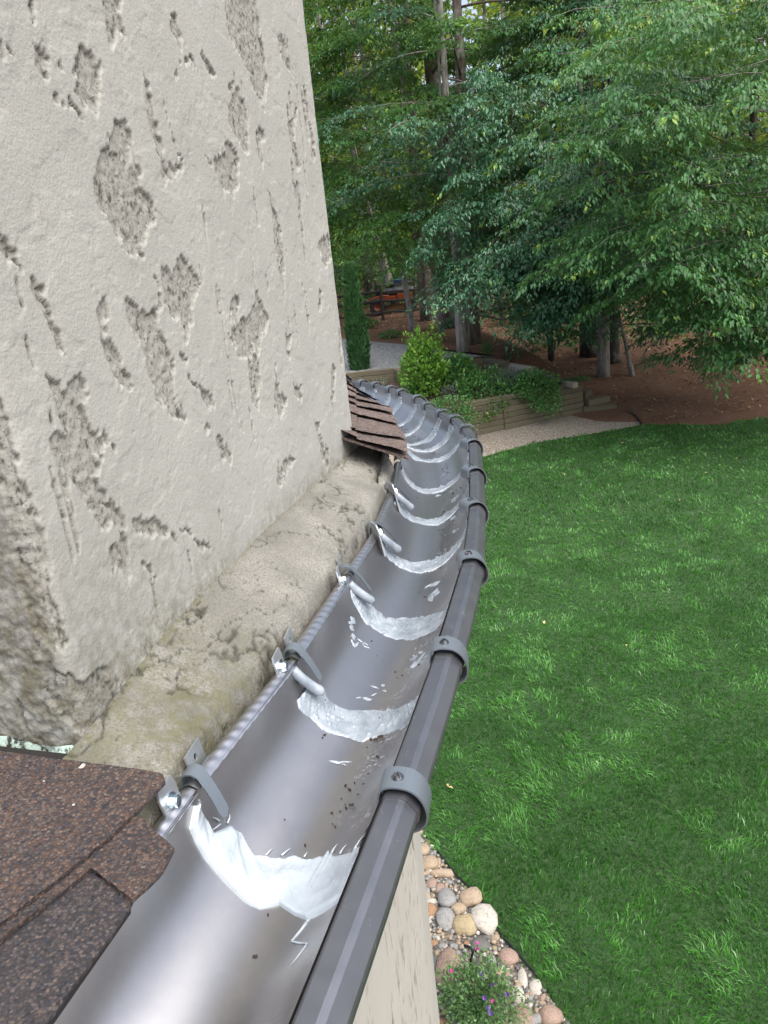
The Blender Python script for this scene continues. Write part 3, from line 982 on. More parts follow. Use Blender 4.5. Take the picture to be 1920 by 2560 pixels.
# sealant smeared over every joint: outline tables (theta/pi, offset) for the near ones, generic beyond
SEAL = {
    2: ([(.03, -.012), (.075, -.030), (.133, -.033), (.206, -.038), (.278, -.042), (.344, -.047), (.40, -.053), (.44, -.0555), (.48, -.050), (.495, -.0485), (.56, -.058), (.622, -.065), (.667, -.063), (.733, -.061), (.85, -.06), (.95, -.055)],
        [(.03, -.004), (.056, -.007), (.122, -.005), (.165, -.009), (.178, -.002), (.206, .012), (.256, .013), (.30, .005), (.333, 0.), (.367, .004), (.411, .006), (.472, .010), (.511, .008), (.572, .012), (.633, .010), (.70, .003), (.744, .006), (.85, .008), (.95, .008)]),
    3: ([(.14, -.030), (.172, -.039), (.272, -.042), (.406, -.046), (.522, -.049), (.65, -.047), (.778, -.060), (.93, -.05)], [(.12, .012), (.156, .010), (.25, .012), (.344, .003), (.489, .010), (.617, .003), (.728, .005), (.93, .012)]),
    4: ([(.05, -.018), (.083, -.025), (.306, -.049), (.411, -.062), (.589, -.074), (.75, -.076), (.93, -.06)], [(.05, .010), (.167, .014), (.333, .0), (.494, .003), (.617, -.006), (.789, -.03), (.93, -.018)]),
}
for k in range(2, NJ - 2):
    if k in SEAL:
        lo, up_ = (np.array(q) for q in SEAL[k])
    else:
        q = np.linspace(.04, .95, 12)
        wd = .036 if k < 8 else .027
        lo = np.stack([q, -wd * (.75 + .7 * (vnoise(q * 6 + k * 3.3, q * 0, 401) - .3))], -1)
        up_ = np.stack([q, .011 * (vnoise(q * 7 + k * 5.1, q * 0, 403) + .1)], -1)
    nth, ns = (260, 56) if k == 2 else ((200, 40) if k < 6 else (110, 22))
    a0, a1 = lo[0, 0], .955
    tq = np.linspace(a0, a1, nth)
    jag_u = (fbm(tq * 26 + k * 9, tq * 0 + 1, 411, 3) - .5) * .010 + .016 * np.maximum(vnoise(tq * 95 + k, tq * 0, 413) - .80, 0) * 4 * (.3 + vnoise(tq * 13, tq * 0 + k, 415))
    jag_l = (fbm(tq * (8 if k == 2 else 20) + k * 5, tq * 0 + 7, 417, 3) - .5) * (.004 if k == 2 else .010)
    if k == 2:
        jag_u *= sstep(.28, .36, tq) * .9 + .1
    sl, su = np.interp(tq, lo[:, 0], lo[:, 1]) + jag_l, np.interp(tq, up_[:, 0], up_[:, 1]) + jag_u
    su = np.maximum(su, sl + .004)
    v = np.linspace(0, 1, ns)
    S = sl[:, None] + (su - sl)[:, None] * v[None]
    TQ = np.broadcast_to(tq[:, None], S.shape)
    # thickness: fat rounded lip towards the viewer, thin smeared upper side
    lipw = .10 if k == 2 else .12
    base = (.0055 if k == 2 else .0022)
    prof = np.sqrt(np.clip(1 - (1 - np.clip(v / lipw, 0, 1)) ** 2, 0, 1)) * (1 - .72 * sstep(.25, 1, v))
    prof = prof * sstep(1.0, .965, v)
    rel = (.75 + .5 * fbm(TQ * 12 + k * 3, S * 45, 421, 2)) if k == 2 else (.55 + .9 * fbm(TQ * 30 + k * 3, S * 110, 421, 3))
    streak = np.abs(fbm(TQ * (22 if k == 2 else 60) + k * 11 + S * (70 if k == 2 else 120), S * (8 if k == 2 else 16), 427, 2 if k == 2 else 3) - .5) * 2
    H = base * prof[None] * rel + (.0022 if k == 2 else .0020) * sstep(.05, .25, v)[None] * sstep(1, .9, v)[None] * streak
    lump = sstep(.62, .78, fbm(TQ * 45 + k * 7, S * 150 + k, 429, 3)) * (.0004 if k == 2 else .0016)
    H = H + lump * sstep(.02, .15, v)[None] * sstep(1, .9, v)[None]
    if k == 2:
        H = H + .003 * sstep(.1, .4, v)[None] * sstep(.9, .5, v)[None] * np.exp(-((TQ - .46) / .10) ** 2)
        H = H + .004 * np.exp(-((TQ - .22) / .05) ** 2) * sstep(0, .3, v)[None] * sstep(1.0, .8, v)[None]
    V = along(k, S, TQ * math.pi, H + .0002)
    link_mesh('sealant', V.reshape(-1, 3), grid_faces(nth, ns)[:, ::-1].copy(), M['white_sealant' if k == 2 else 'grey_sealant'], gut, smooth=True)
# wisps of grey sealant beyond the joints
srng = np.random.default_rng(5)
mb = MB()
for k, s, t, ln in ((4, -.075, .2, .03), (4, -.11, .26, .022), (4, -.10, .3, .012), (4, -.15, .66, .03), (4, -.13, .63, .018), (4, -.155, .70, .012), (5, -.03, .62, .03), (5, -.11, .58, .016), (6, .05, .68, .04), (5, .06, .7, .02), (3, .03, .44, .012), (3, .05, .5, .01), (4, .05, .6, .03), (6, -.06, .66, .03), (7, -.05, .5, .02), (3, -.09, .46, .009)):
    for j in range(4):
        n, m = 12, 6
        s0, t0_ = s + srng.normal(0, ln * .3), t + srng.normal(0, .018)
        L, W_ = ln * srng.uniform(.4, 1), .007 * srng.uniform(.4, 1.3)
        u = np.linspace(0, 1, n)[:, None]; v = np.linspace(-1, 1, m)[None]
        ww = W_ / .24 * np.sin(u * math.pi) * (.4 + .8 * vnoise(u * 6 + j, u * 0 + k, 3))
        S, TQ = s0 + L * u + 0 * v, t0_ + ww * v + .03 * (u - .5) * srng.normal()
        H = .0016 * np.sin(u * math.pi) * (1 - v ** 2) * (.4 + vnoise(u * 9 + j, v * 4 + k, 5))
        V = along(k, S, TQ * math.pi, H + .0002)
        mb.add(V.reshape(-1, 3), grid_faces(n, m)[:, ::-1])
tag(mb.build('sealant_smear', M['grey_sealant'], gut, smooth=True), kind='stuff')
mb = MB()
tp = [(-.062, .633), (-.074, .617), (-.085, .600), (-.088, .636), (-.091, .670), (-.100, .655), (-.109, .639)]
P = np.array([along(2, np.array(s), np.array(t * math.pi), .0012) for s, t in tp])
mb.tube(P, [.0018, .0012, .0012, .001, .001, .0006, .0003], 6)
mb.build('sealant_thread', M['white_sealant'], gut, smooth=True)
for (s, t, s1, t1_, lift) in ((.005, .16, .0, .125, .012), (.004, .17, -.012, .15, .009), (.010, .19, .018, .175, .012), (.008, .42, .018, .44, .007), (.012, .6, .022, .615, .008), (.003, .37, .013, .38, .006), (.008, .64, .017, .66, .007), (.003, .71, .016, .74, .006), (.010, .50, .016, .505, .005)):
    P = np.array([along(2, np.array(s + (s1 - s) * q), np.array((t + (t1_ - t) * q) * math.pi), (.001 + .45 * lift * q * (1.3 - q))) for q in np.linspace(0, 1, 7)])
    MB().tube(P, np.linspace(.0013, .0002, 7), 5).build('sealant_wisp', M['white_sealant'], gut, smooth=True)
# crumbs along the water line
mb = MB()
for i in range(300):
    k = int(srng.integers(1, 12))
    s = srng.uniform(-.01, seg_len(k))
    clus = vnoise(np.array(s * 40 + k * 5.), np.array(0.), 71)
    if clus < .45 and i > 60:
        continue
    t = .575 + srng.normal(0, .02) + .03 * math.sin(k * 2.)
    if i < 60:
        t = srng.uniform(.25, .8)
    c = along(k, np.array(s), np.array(t * math.pi), .0008)
    r = srng.uniform(.0004, .0011)
    ax = srng.normal(size=(3, 3)); q, _ = np.linalg.qr(ax)
    mb.box(c, q[0], q[1], q[2], r * 1.6, r, r * .7)
for k, s, t, r in ((2, .075, .60, .0028), (2, -.10, .5, .0022), (2, .105, .615, .0014), (2, .09, .61, .0014), (2, .12, .62, .0012), (4, .06, .55, .0022), (3, -.053, .58, .003), (3, -.05, .6, .0035)):
    c = along(k, np.array(s), np.array(t * math.pi), .0015)
    mb.add([c + np.array(q) * r for q in ((-1, -.5, 0), (1, -.6, .1), (1.1, .5, .5), (-.9, .6, .3), (0, 0, .9))], [(0, 1, 2, 3), (0, 4, 1), (1, 4, 2), (2, 4, 3), (3, 4, 0)])
tag(mb.build('debris', M['debris'], gut), kind='stuff')

# ================================================================== ROOFS
# near roof: low slope above the near end of the gutter
E1, E2 = at_z(440, 2140, CAMZ - .452), at_z(130, 2560, CAMZ - .452)
E3 = at_z(217, 1850, CAMZ - .428)
nr = np.cross(E2 - E1, E3 - E1); nr /= np.linalg.norm(nr)
nr = nr if nr[2] > 0 else -nr
Z1 = lambda L: [(x / 1.728, 1700 + y / 1.728) for x, y in L]
rf = thing('shingle_roof', 'near corner of rust brown asphalt shingle roof overhanging the gutter', 'roof', tuple(E1))


def slab(name, px, lift, thick, mat, parent, jit=.0012, step=.006, seed=1):
    P = [at_plane(x, y, E1 + nr * lift, nr) for x, y in px]
    ex = (E2 - E1) / np.linalg.norm(E2 - E1)
    ey = np.cross(nr, ex)
    uv = np.array([[np.dot(p - E1, ex), np.dot(p - E1, ey)] for p in P])
    return slab_uv(name, uv, E1, ex, ey, nr, lift, thick, mat, parent, jit, step, seed)


def slab_uv(name, uv, o, ex, ey, nz, lift, thick, mat, parent, jit, step, seed, warp=None):
    pts = []
    n = len(uv)
    for i in range(n):
        a, c = uv[i], uv[(i + 1) % n]
        m = max(1, int(np.linalg.norm(c - a) / step))
        for j in range(m):
            pts.append(a + (c - a) * j / m)
    pts = np.array(pts)
    nn = fbm(pts[:, 0] * 160, pts[:, 1] * 160, seed, 2) - .5, fbm(pts[:, 0] * 160 + 50, pts[:, 1] * 160, seed + 5, 2) - .5
    pts = pts + jit * 1.6 * np.stack(nn, -1)
    bm_ = MB()
    rings = [(0, 0.0), (0.0, 1.0)]
    V = []
    cen = pts.mean(0)
    for inset, up in ((.0, 0.), (.0, .75), (.0016, 1.)):
        q = pts + (cen - pts) / (np.linalg.norm(cen - pts, axis=1)[:, None]) * inset
        hz = lift + thick * up + (0 if warp is None else warp(q))
        V.append(o + ex * q[:, :1] + ey * q[:, 1:] + nz * np.reshape(hz, (-1, 1)))
    V = np.vstack(V)
    m = len(pts)
    F = [tuple(range(m))[::-1]]
    for lv in range(2):
        F += [(lv * m + i, lv * m + (i + 1) % m, (lv + 1) * m + (i + 1) % m, (lv + 1) * m + i) for i in range(m)]
    F.append(tuple(range(2 * m, 3 * m)))
    ob = link_mesh(name, V, F, mat, parent)
    return ob


slab('shingle', Z1([(400, 838), (577, 966), (500, 1090), (400, 1222), (300, 1362), (210, 1486), (100, 1640), (-250, 1900), (-400, 1500), (-200, 1200), (100, 950), (300, 820)]), -.004, .004, M['shingle_dark'], rf, seed=3)['label'] = 'charcoal speckled lowest shingle at the eave'
slab('shingle', Z1([(560, 590), (600, 600), (756, 742), (690, 860), (575, 966), (405, 826), (385, 836), (200, 990), (0, 1142), (-250, 1330), (-250, 1000), (0, 900), (300, 700)]), .0006, .0052, M['shingle_brown'], rf, seed=5)
slab('shingle', Z1([(-250, 300), (0, 322), (200, 350), (350, 368), (450, 380), (640, 407), (704, 420), (716, 452), (590, 587), (440, 722), (200, 915), (0, 1070), (-250, 1250)]), .0062, .0056, M['shingle_brown'], rf, seed=8)
mb = MB()
q = [at_plane(x, y, E1 - nr * .0055, nr) for x, y in Z1([(560, 960), (190, 1480), (-250, 2000), (-600, 1600), (-300, 250), (300, 320), (560, 600)])]
mb.prism(q[::-1], -nr * .012)
mb.build('deck', M['dark'], rf)
mb = MB()
for (x, y, r) in ((352, 372, .0026), (318, 538, .0011), (190, 437, .0010)):
    c = at_plane(*Z1([(x, y)])[0], E1 + nr * .0125, nr)
    d_ = unit3 = srng.normal(size=(14, 3)); d_ = d_ / np.linalg.norm(d_, axis=1)[:, None]
    import bmesh as _bm
    bb = _bm.new()
    for q in d_:
        bb.verts.new(c + q * r * srng.uniform(.7, 1.2) * np.array([1.3, 1., .7]))
    hull = _bm.ops.convex_hull(bb, input=bb.verts[:])
    bb.verts.ensure_lookup_table(); bb.verts.index_update()
    mc = MB(); mc.add([v.co for v in bb.verts], [[v.index for v in f.verts] for f in bb.faces]); bb.free()
    mc.build('mortar_crumb', M['rock_pale'], rf)

# rear roof: tapered shingles fanned round the curved eave
ZR = lambda x, y: (860 + x / 4.608, 930 + y / 4.608)
HE = CAMZ - .412
rows_ = [((150, 812), (737, 968)), ((130, 715), (722, 805)), ((130, 525), (627, 630)), ((130, 412), (572, 510)), ((130, 343), (547, 415)), ((130, 270), (440, 365)), ((130, 226), (355, 330)), ((125, 200), (255, 280)), ((120, 180), (190, 240))]
rr = thing('shingle_roof', 'rear fan of weathered brown shingles curving behind the chimney', 'roof', tuple(at_z(*ZR(700, 800), HE)))
Lp = []
for (lx, ly), (rx, ry) in rows_:
    e = at_z(*ZR(rx, ry), HE)
    l = at_z(*ZR(lx, ly), HE + .030)
    d = (l - e)
    Lp.append((e, l, l + d * 1.0 + ZUP * .012))
for i in range(len(Lp) - 1):
    (e0, l0, f0), (e1, l1, f1) = Lp[i], Lp[i + 1]
    for (p0, q0, p1, q1, up) in ((e0, l0, e1, l1, 0.), (l0, f0, l1, f1, .004)):
        n, m = 26, 10
        V = []
        for a in range(n):
            t = a / (n - 1)
            for c in range(m):
                s = c / (m - 1) * 1.25
                P0, P1 = p0 * (1 - t) + q0 * t, p1 * (1 - t) + q1 * t
                p = P0 + (P1 - P0) * s
                if up > 0:
                    p = p + (p0 - q0) / np.linalg.norm(p0 - q0) * .004 * (1 - t)
                j = .0007 * (vnoise(t * 14 + i * 5, s * 3, 31) - .5) * 2
                bow = .0010 * math.sin(t * 5 + i * 2.1) * (1 - s)
                V.append(p + ZUP * (.0085 * (1 - s / 1.25) + up + bow + j))
        V = np.array(V)
        dn = V.copy(); dn[:, 2] -= .0058
        F = [tuple(int(q) for q in f) for f in grid_faces(n, m)]
        nv = n * m
        F += [tuple(int(q) + nv for q in f[::-1]) for f in grid_faces(n, m)]
        F += [(a * m, (a + 1) * m, (a + 1) * m + nv, a * m + nv) for a in range(n - 1)]
        F += [(c + 1, c, c + nv, c + 1 + nv) for c in range(m - 1)]
        if np.cross(V[m] - V[0], V[1] - V[0])[2] < 0:
            F = [f[::-1] for f in F]
        link_mesh('shingle', V, F, M['shingle_far'], rr)
# starter strip and the dark open eave under the last shingle
mb = MB()
e0, l0, f0 = Lp[0]
ea = [p[0] - ZUP * .004 for p in Lp]
la = [p[2] - ZUP * .006 for p in Lp]
tv_ = (e0 - Lp[1][0]); tv_ /= np.linalg.norm(tv_)
for i in range(len(ea) - 1):
    mb.add([ea[i], ea[i + 1], la[i + 1], la[i], *[p - ZUP * .0045 for p in (ea[i], ea[i + 1], la[i + 1], la[i])]], [(0, 1, 2, 3), (7, 6, 5, 4), (0, 4, 5, 1), (0, 3, 7, 4), (2, 6, 7, 3)])
mb.build('starter_strip', M['shingle_far'], rr)
mb = MB()
inw = [np.r_[JI[k][:2] * 1 - outward(k)[:2] * .035, 0] for k in range(6, NJ)]
for i in range(len(inw) - 1):
    a, c = inw[i], inw[i + 1]
    mb.add([a + ZUP * (RIM - .16), c + ZUP * (RIM - .16), c + ZUP * (RIM + .04), a + ZUP * (RIM + .04)], [(0, 1, 2, 3)])
mb.build('fascia', M['dark'], rr)

# rounded house wall under the gutter
mb = MB()
pts = [np.r_[JI[k][:2] - outward(k)[:2] * .055, 0] for k in range(6, NJ)]
pts = [S0 * [1, 1, 0] + e_ * (t1 - .05) - n_ * .25] + pts + [np.array([-1.2, 2.7, 0])]
for i in range(len(pts) - 1):
    a, c = pts[i], pts[i + 1]
    mb.add([a + ZUP * -.05, c + ZUP * -.05, c + ZUP * (RIM - .13), a + ZUP * (RIM - .13)], [(0, 1, 2, 3)])
hw = mb.build('house_wall', M['lower_stucco'], None, loc=(.0, 1.9, 0))
hw.location = (0, 1.9, 0)
tag(hw, 'rounded pale stucco house wall below the curved gutter', 'wall')

# ================================================================== GROUND
def terrain(x, y):
    x, y = np.asarray(x, float), np.asarray(y, float)
    hl = 1.45 * sstep(19.6, 21.6, y) + .012 * np.maximum(y - 24, 0)
    hr = .055 * np.maximum(y - 17.2, 0) + 0 * x
    hr = np.minimum(hr, 1.5 + .012 * np.maximum(y - 24, 0))
    b_ = sstep(4.2, 6.6, x + .12 * (y - 19))
    far = .02 * np.maximum(y - 55, 0)
    return hl * (1 - b_) + hr * b_ + far - .03 * sstep(12, 3, y)


gx = np.concatenate([np.linspace(-260, -30, 24), np.arange(-28, 34, .5), np.linspace(36, 260, 24)])
gy = np.concatenate([np.linspace(-80, 0, 12), np.arange(1, 48, .5), np.linspace(50, 420, 40)])
GX, GY = np.meshgrid(gx, gy, indexing='ij')
GZ = terrain(GX, GY) + .06 * (fbm(GX * .6, GY * .6, 501) - .5) * sstep(17.5, 20, GY) - .012
gro = link_mesh('ground', np.stack([GX, GY, GZ], -1).reshape(-1, 3), grid_faces(len(gx), len(gy))[:, ::-1].copy(), M['forest_floor'], smooth=True)
tag(gro, 'reddish brown pine straw and leaf litter slope under the trees', kind='structure')


def sheet(name, poly, zf, mat, label, lift=0., kind='structure'):
    """a flat region cut to an outline, triangulated finely enough to follow the ground"""
    import bmesh
    bm = bmesh.new()
    vs = [bm.verts.new((x, y, 0)) for x, y in poly]
    f = bm.faces.new(vs)
    bmesh.ops.triangulate(bm, faces=[f])
    for _ in range(2):
        bmesh.ops.subdivide_edges(bm, edges=bm.edges[:], cuts=2, use_grid_fill=True)
    for v in bm.verts:
        v.co.z = float(zf(v.co.x, v.co.y)) + lift
    bmesh.ops.recalc_face_normals(bm, faces=bm.faces[:])
    me = bpy.data.meshes.new(name)
    if sum(f.normal.z for f in bm.faces) < 0:
        bmesh.ops.reverse_faces(bm, faces=bm.faces[:])
    bm.to_mesh(me)
    bm.free()
    me.materials.append(mat)
    o = bpy.data.objects.new(name, me)
    COL.objects.link(o)
    return tag(o, label, kind=kind)


G = lambda x, y, z=0.: tuple(at_z(x, y, z)[:2])


def curve_pts(P, n=6):
    P = np.asarray(P, float)
    out = []
    for i in range(len(P) - 1):
        p0, p1, p2, p3 = P[max(i - 1, 0)], P[i], P[i + 1], P[min(i + 2, len(P) - 1)]
        for j in range(n):
            t = j / n
            out.append(.5 * ((2 * p1) + (-p0 + p2) * t + (2 * p0 - 5 * p1 + 4 * p2 - p3) * t * t + (-p0 + 3 * p1 - 3 * p2 + p3) * t ** 3))
    out.append(P[-1])
    return [tuple(p) for p in out]


path_edge = curve_pts([(-2.5, 14.2), (.6, 15.2), G(1195, 1146), G(1265, 1127), G(1350, 1106), G(1450, 1090), G(1540, 1075), G(1603, 1063)])
far_edge = [G(1693, 1062), G(1770, 1064), G(1815, 1063), G(1830, 1055), G(1920, 1045)]
bed_edge = curve_pts([(-.15, 5.65), G(1071, 2105), G(1137, 2191), G(1203, 2256), G(1243, 2330), G(1300, 2400), G(1352, 2463), G(1420, 2560), (1.05, 3.0), (1.3, 2.2)])
LAWN = path_edge + far_edge + [(12, 15.6), (17, 13.5), (17, 1.0), (1.5, 1.0)] + bed_edge[::-1] + [(-.9, 5.9), (-2.5, 6.5)]
zero = lambda x, y: 0.
sheet('lawn', LAWN, zero, M['soil'], 'green lawn below the house', .008)
PATHP = path_edge + curve_pts([G(1603, 1063), G(1592, 1046), G(1572, 1035), G(1541, 1029)])[1:] + [(6.0, 19.2), (5.2, 19.3), (2.2, 18.1), (-2.5, 16.2)]
sheet('gravel_path', PATHP, zero, M['gravel_tan'], 'tan pea gravel path beside the timber retaining wall', .004)
BED = bed_edge + [(-.9, 2.2), (-.9, 5.9)]
BEDO = sheet('rock_bed', BED, zero, M['bed_soil'], 'river rock bed at the foot of the house wall', .012)
mb = MB()
P = [np.array([x, y, .03]) for x, y in curve_pts([G(1541, 1029), G(1572, 1035), G(1592, 1046), G(1604, 1063)])]
mb.tube(P, .028, 6)
o = mb.build('path_edging', M['black_edging'], None, smooth=True, loc=tuple(P[0]))
tag(o, 'black plastic edging strip curving round the gravel path end', 'edging')
mb = MB()
P = [np.array([x, y, .03 + .015 * vnoise(np.array(i * .3), np.array(0.), 3)]) for i, (x, y) in enumerate(bed_edge[8:36])]
mb.tube(P, .009, 6)
o = mb.build('bed_edging', M['dark_iron'], None, smooth=True, loc=tuple(P[0]))
tag(o, 'thin dark wire edging between river rocks and grass', 'edging')

# ---- river rocks
import bmesh
rrng = np.random.default_rng(21)
ROCKM = {}


def rock_mesh(col, v, big):
    key = (col, v, big)
    if key not in ROCKM:
        bm = bmesh.new()
        bmesh.ops.create_icosphere(bm, subdivisions=2 if big else 1, radius=1)
        r_ = np.random.default_rng(v * 13 + 3)
        ph = r_.uniform(0, 6, (3, 3))
        for q in bm.verts:
            c = np.array(q.co)
            k = 1 + .15 * math.sin(2.1 * c[0] + ph[0, 0]) + .15 * math.sin(2.6 * c[1] + ph[1, 0]) + .09 * math.sin(4 * c[2] + 3 * c[0] + ph[2, 0])
            sq = (np.abs(c) ** .8) * np.sign(c)
            q.co = Vector(c * .6 + sq * .4) * k
        me = bpy.data.meshes.new('stone')
        bm.to_mesh(me)
        bm.free()
        me.polygons.foreach_set('use_smooth', np.ones(len(me.polygons), bool))
        me.materials.append(M['rock_' + col])
        ROCKM[key] = me
    return ROCKM[key]


placed = []


def stone(x, y, a, c, h, col, rot, big):
    o = bpy.data.objects.new('stone', rock_mesh(col, int(rrng.integers(6)), big))
    COL.objects.link(o)
    o.parent = BEDO
    o.scale = (a, c, h)
    o.rotation_euler = (rrng.normal(0, .12), rrng.normal(0, .12), rot)
    o.location = (x, y, h * .62)
    placed.append((x, y, max(a, c) * .5 + min(a, c) * .5))


BIG = [(605, 525, 40, 35, 'tan'), (645, 608, 58, 38, 'tan'), (725, 668, 65, 25, 'tan'), (755, 808, 60, 50, 'grey'), (740, 950, 55, 60, 'grey'), (858, 982, 65, 62, 'yellow'), (890, 815, 58, 55, 'tan'), (965, 945, 72, 78, 'pale'),
       (755, 1235, 82, 88, 'pink'), (660, 885, 38, 38, 'rust'), (960, 1085, 65, 30, 'dark'), (720, 755, 35, 30, 'pink'), (655, 720, 35, 27, 'pink'), (655, 835, 32, 20, 'pale'), (815, 870, 50, 24, 'tan'), (1010, 1180, 35, 25, 'grey'),
       (1120, 1165, 55, 45, 'pink'), (1195, 1280, 30, 50, 'pale'), (1275, 1340, 30, 45, 'pale'), (1165, 1380, 40, 40, 'pale'), (1190, 1520, 70, 50, 'pink'), (1375, 1510, 60, 50, 'pink'), (1280, 1535, 50, 30, 'grey'), (710, 1545, 30, 20, 'rust'),
       (630, 810, 25, 35, 'tan'), (670, 1075, 30, 18, 'rust'), (750, 1105, 20, 28, 'pale'), (870, 1075, 20, 18, 'rust'), (720, 1090, 20, 20, 'grey'), (630, 765, 18, 25, 'grey'), (690, 600, 30, 28, 'tan'), (635, 655, 28, 16, 'tan'), (610, 690, 22, 24, 'dark'), (665, 1180, 22, 40, 'dark'), (800, 1300, 40, 25, 'tan'), (1060, 1250, 30, 22, 'tan'), (1100, 1260, 22, 25, 'pink'), (820, 1065, 16, 16, 'tan'), (1035, 1045, 28, 16, 'tan'), (985, 1040, 26, 14, 'dark'), (640, 640, 30, 14, 'tan')]
for zx, zy, hw_, hh, col in BIG:
    px, py = 800 + zx / 2.37, 1900 + zy / 2.37
    p = at_z(px, py, .03)
    dist = np.linalg.norm(p - CAM)
    a = hw_ / 2.37 / FPX * dist * .9
    el = abs(ray(px, py)[2]) / np.linalg.norm(ray(px, py))
    c = hh / 2.37 / FPX * dist * 1.05 / max(el, .5)
    stone(p[0], p[1], a, c * .92, min(a, c) * .62, col, rrng.normal(0, .15), True)
cols = ['tan', 'pink', 'grey', 'dark', 'pale', 'grey', 'tan', 'dark', 'yellow', 'rust']
bp = np.array(BED)
nc = 26000
cx_, cy_ = rrng.uniform(-.12, 1.1, nc), rrng.uniform(2.9, 5.4, nc)
cr_ = rrng.choice([.024, .032, .042, .055], nc, p=[.3, .35, .25, .1])
csd = poly_sd(cx_, cy_, bp) < -cr_ * .6
for x, y, r in zip(cx_[csd], cy_[csd], cr_[csd]):
    if len(placed) >= 298:
        break
    pa = np.array(placed)
    if np.any((x - pa[:, 0]) ** 2 + (y - pa[:, 1]) ** 2 < (pa[:, 2] + r * .8) ** 2):
        continue
    stone(x, y, r * rrng.uniform(.9, 1.4), r * rrng.uniform(.7, 1.), r * rrng.uniform(.5, .75), cols[int(rrng.integers(len(cols)))], rrng.uniform(0, 3.1), False)
# the small pebbles between them: past counting
bmI = bmesh.new(); bmesh.ops.create_icosphere(bmI, subdivisions=1, radius=1)
IV = np.array([v.co for v in bmI.verts]); IF = np.array([[v.index for v in f.verts] for f in bmI.faces]); bmI.free()
n = 5200
px_, py_ = rrng.uniform(-.4, 1.15, n), rrng.uniform(2.6, 5.5, n)
keep = poly_sd(px_, py_, bp) < -.01
pl = np.array(placed)
dmin = np.min(np.hypot(px_[:, None] - pl[None, :, 0], py_[:, None] - pl[None, :, 1]) - pl[None, :, 2] * .75, axis=1)
keep &= dmin > 0
px_, py_ = px_[keep], py_[keep]
for ci, col in enumerate(('tan', 'grey', 'dark', 'pale')):
    sel = np.arange(len(px_)) % 4 == ci
    m = sel.sum()
    r = rrng.uniform(.010, .022, m)
    ang = rrng.uniform(0, 3.1, m)
    sx, sy, sz = r * rrng.uniform(.9, 1.5, m), r * rrng.uniform(.7, 1, m), r * rrng.uniform(.5, .8, m)
    L = IV[None] * np.stack([sx, sy, sz], -1)[:, None]
    X = L[..., 0] * np.cos(ang)[:, None] - L[..., 1] * np.sin(ang)[:, None] + px_[sel][:, None]
    Y = L[..., 0] * np.sin(ang)[:, None] + L[..., 1] * np.cos(ang)[:, None] + py_[sel][:, None]
    Zv = L[..., 2] + .018 + rrng.uniform(-.004, .016, m)[:, None]
    F = (IF[None] + (np.arange(m) * len(IV))[:, None, None]).reshape(-1, 3)
    tag(link_mesh('pebbles', np.stack([X, Y, Zv], -1).reshape(-1, 3), F, M['rock_' + col], BEDO, smooth=True), kind='stuff')

# ---- grass blades
def in_poly(x, y, poly):
    return poly_sd(x, y, np.array(poly))


def blades(x, y, h, wdt, lean_az, lean, tone):
    n = len(x)
    az = rng.uniform(0, 2 * math.pi, n)
    sx, sy = np.cos(az) * wdt / 2, np.sin(az) * wdt / 2
    lx, ly = np.cos(lean_az) * lean, np.sin(lean_az) * lean
    z0 = np.full(n, .004)
    c = lambda f, ht, wf: (x + lx * h * f + 0, y + ly * h * f, z0 + h * ht * np.sqrt(np.maximum(1 - (lean * f) ** 2 * .5, .2)))
    V = np.zeros((n, 5, 3))
    V[:, 0] = np.stack([x - sx, y - sy, z0], -1)
    V[:, 1] = np.stack([x + sx, y + sy, z0], -1)
    mx, my, mz = c(.38, .58, 1)
    V[:, 2] = np.stack([mx + sx * .85, my + sy * .85, mz], -1)
    V[:, 3] = np.stack([mx - sx * .85, my - sy * .85, mz], -1)
    tx, ty, tz = c(1.05, .86, 0)
    V[:, 4] = np.stack([tx, ty, tz], -1)
    b0 = np.arange(n)[:, None] * 5
    F = np.concatenate([b0 + [0, 1, 2], b0 + [0, 2, 3], b0 + [3, 2, 4]], 0)
    return V.reshape(-1, 3), F, np.repeat(tone, 5)


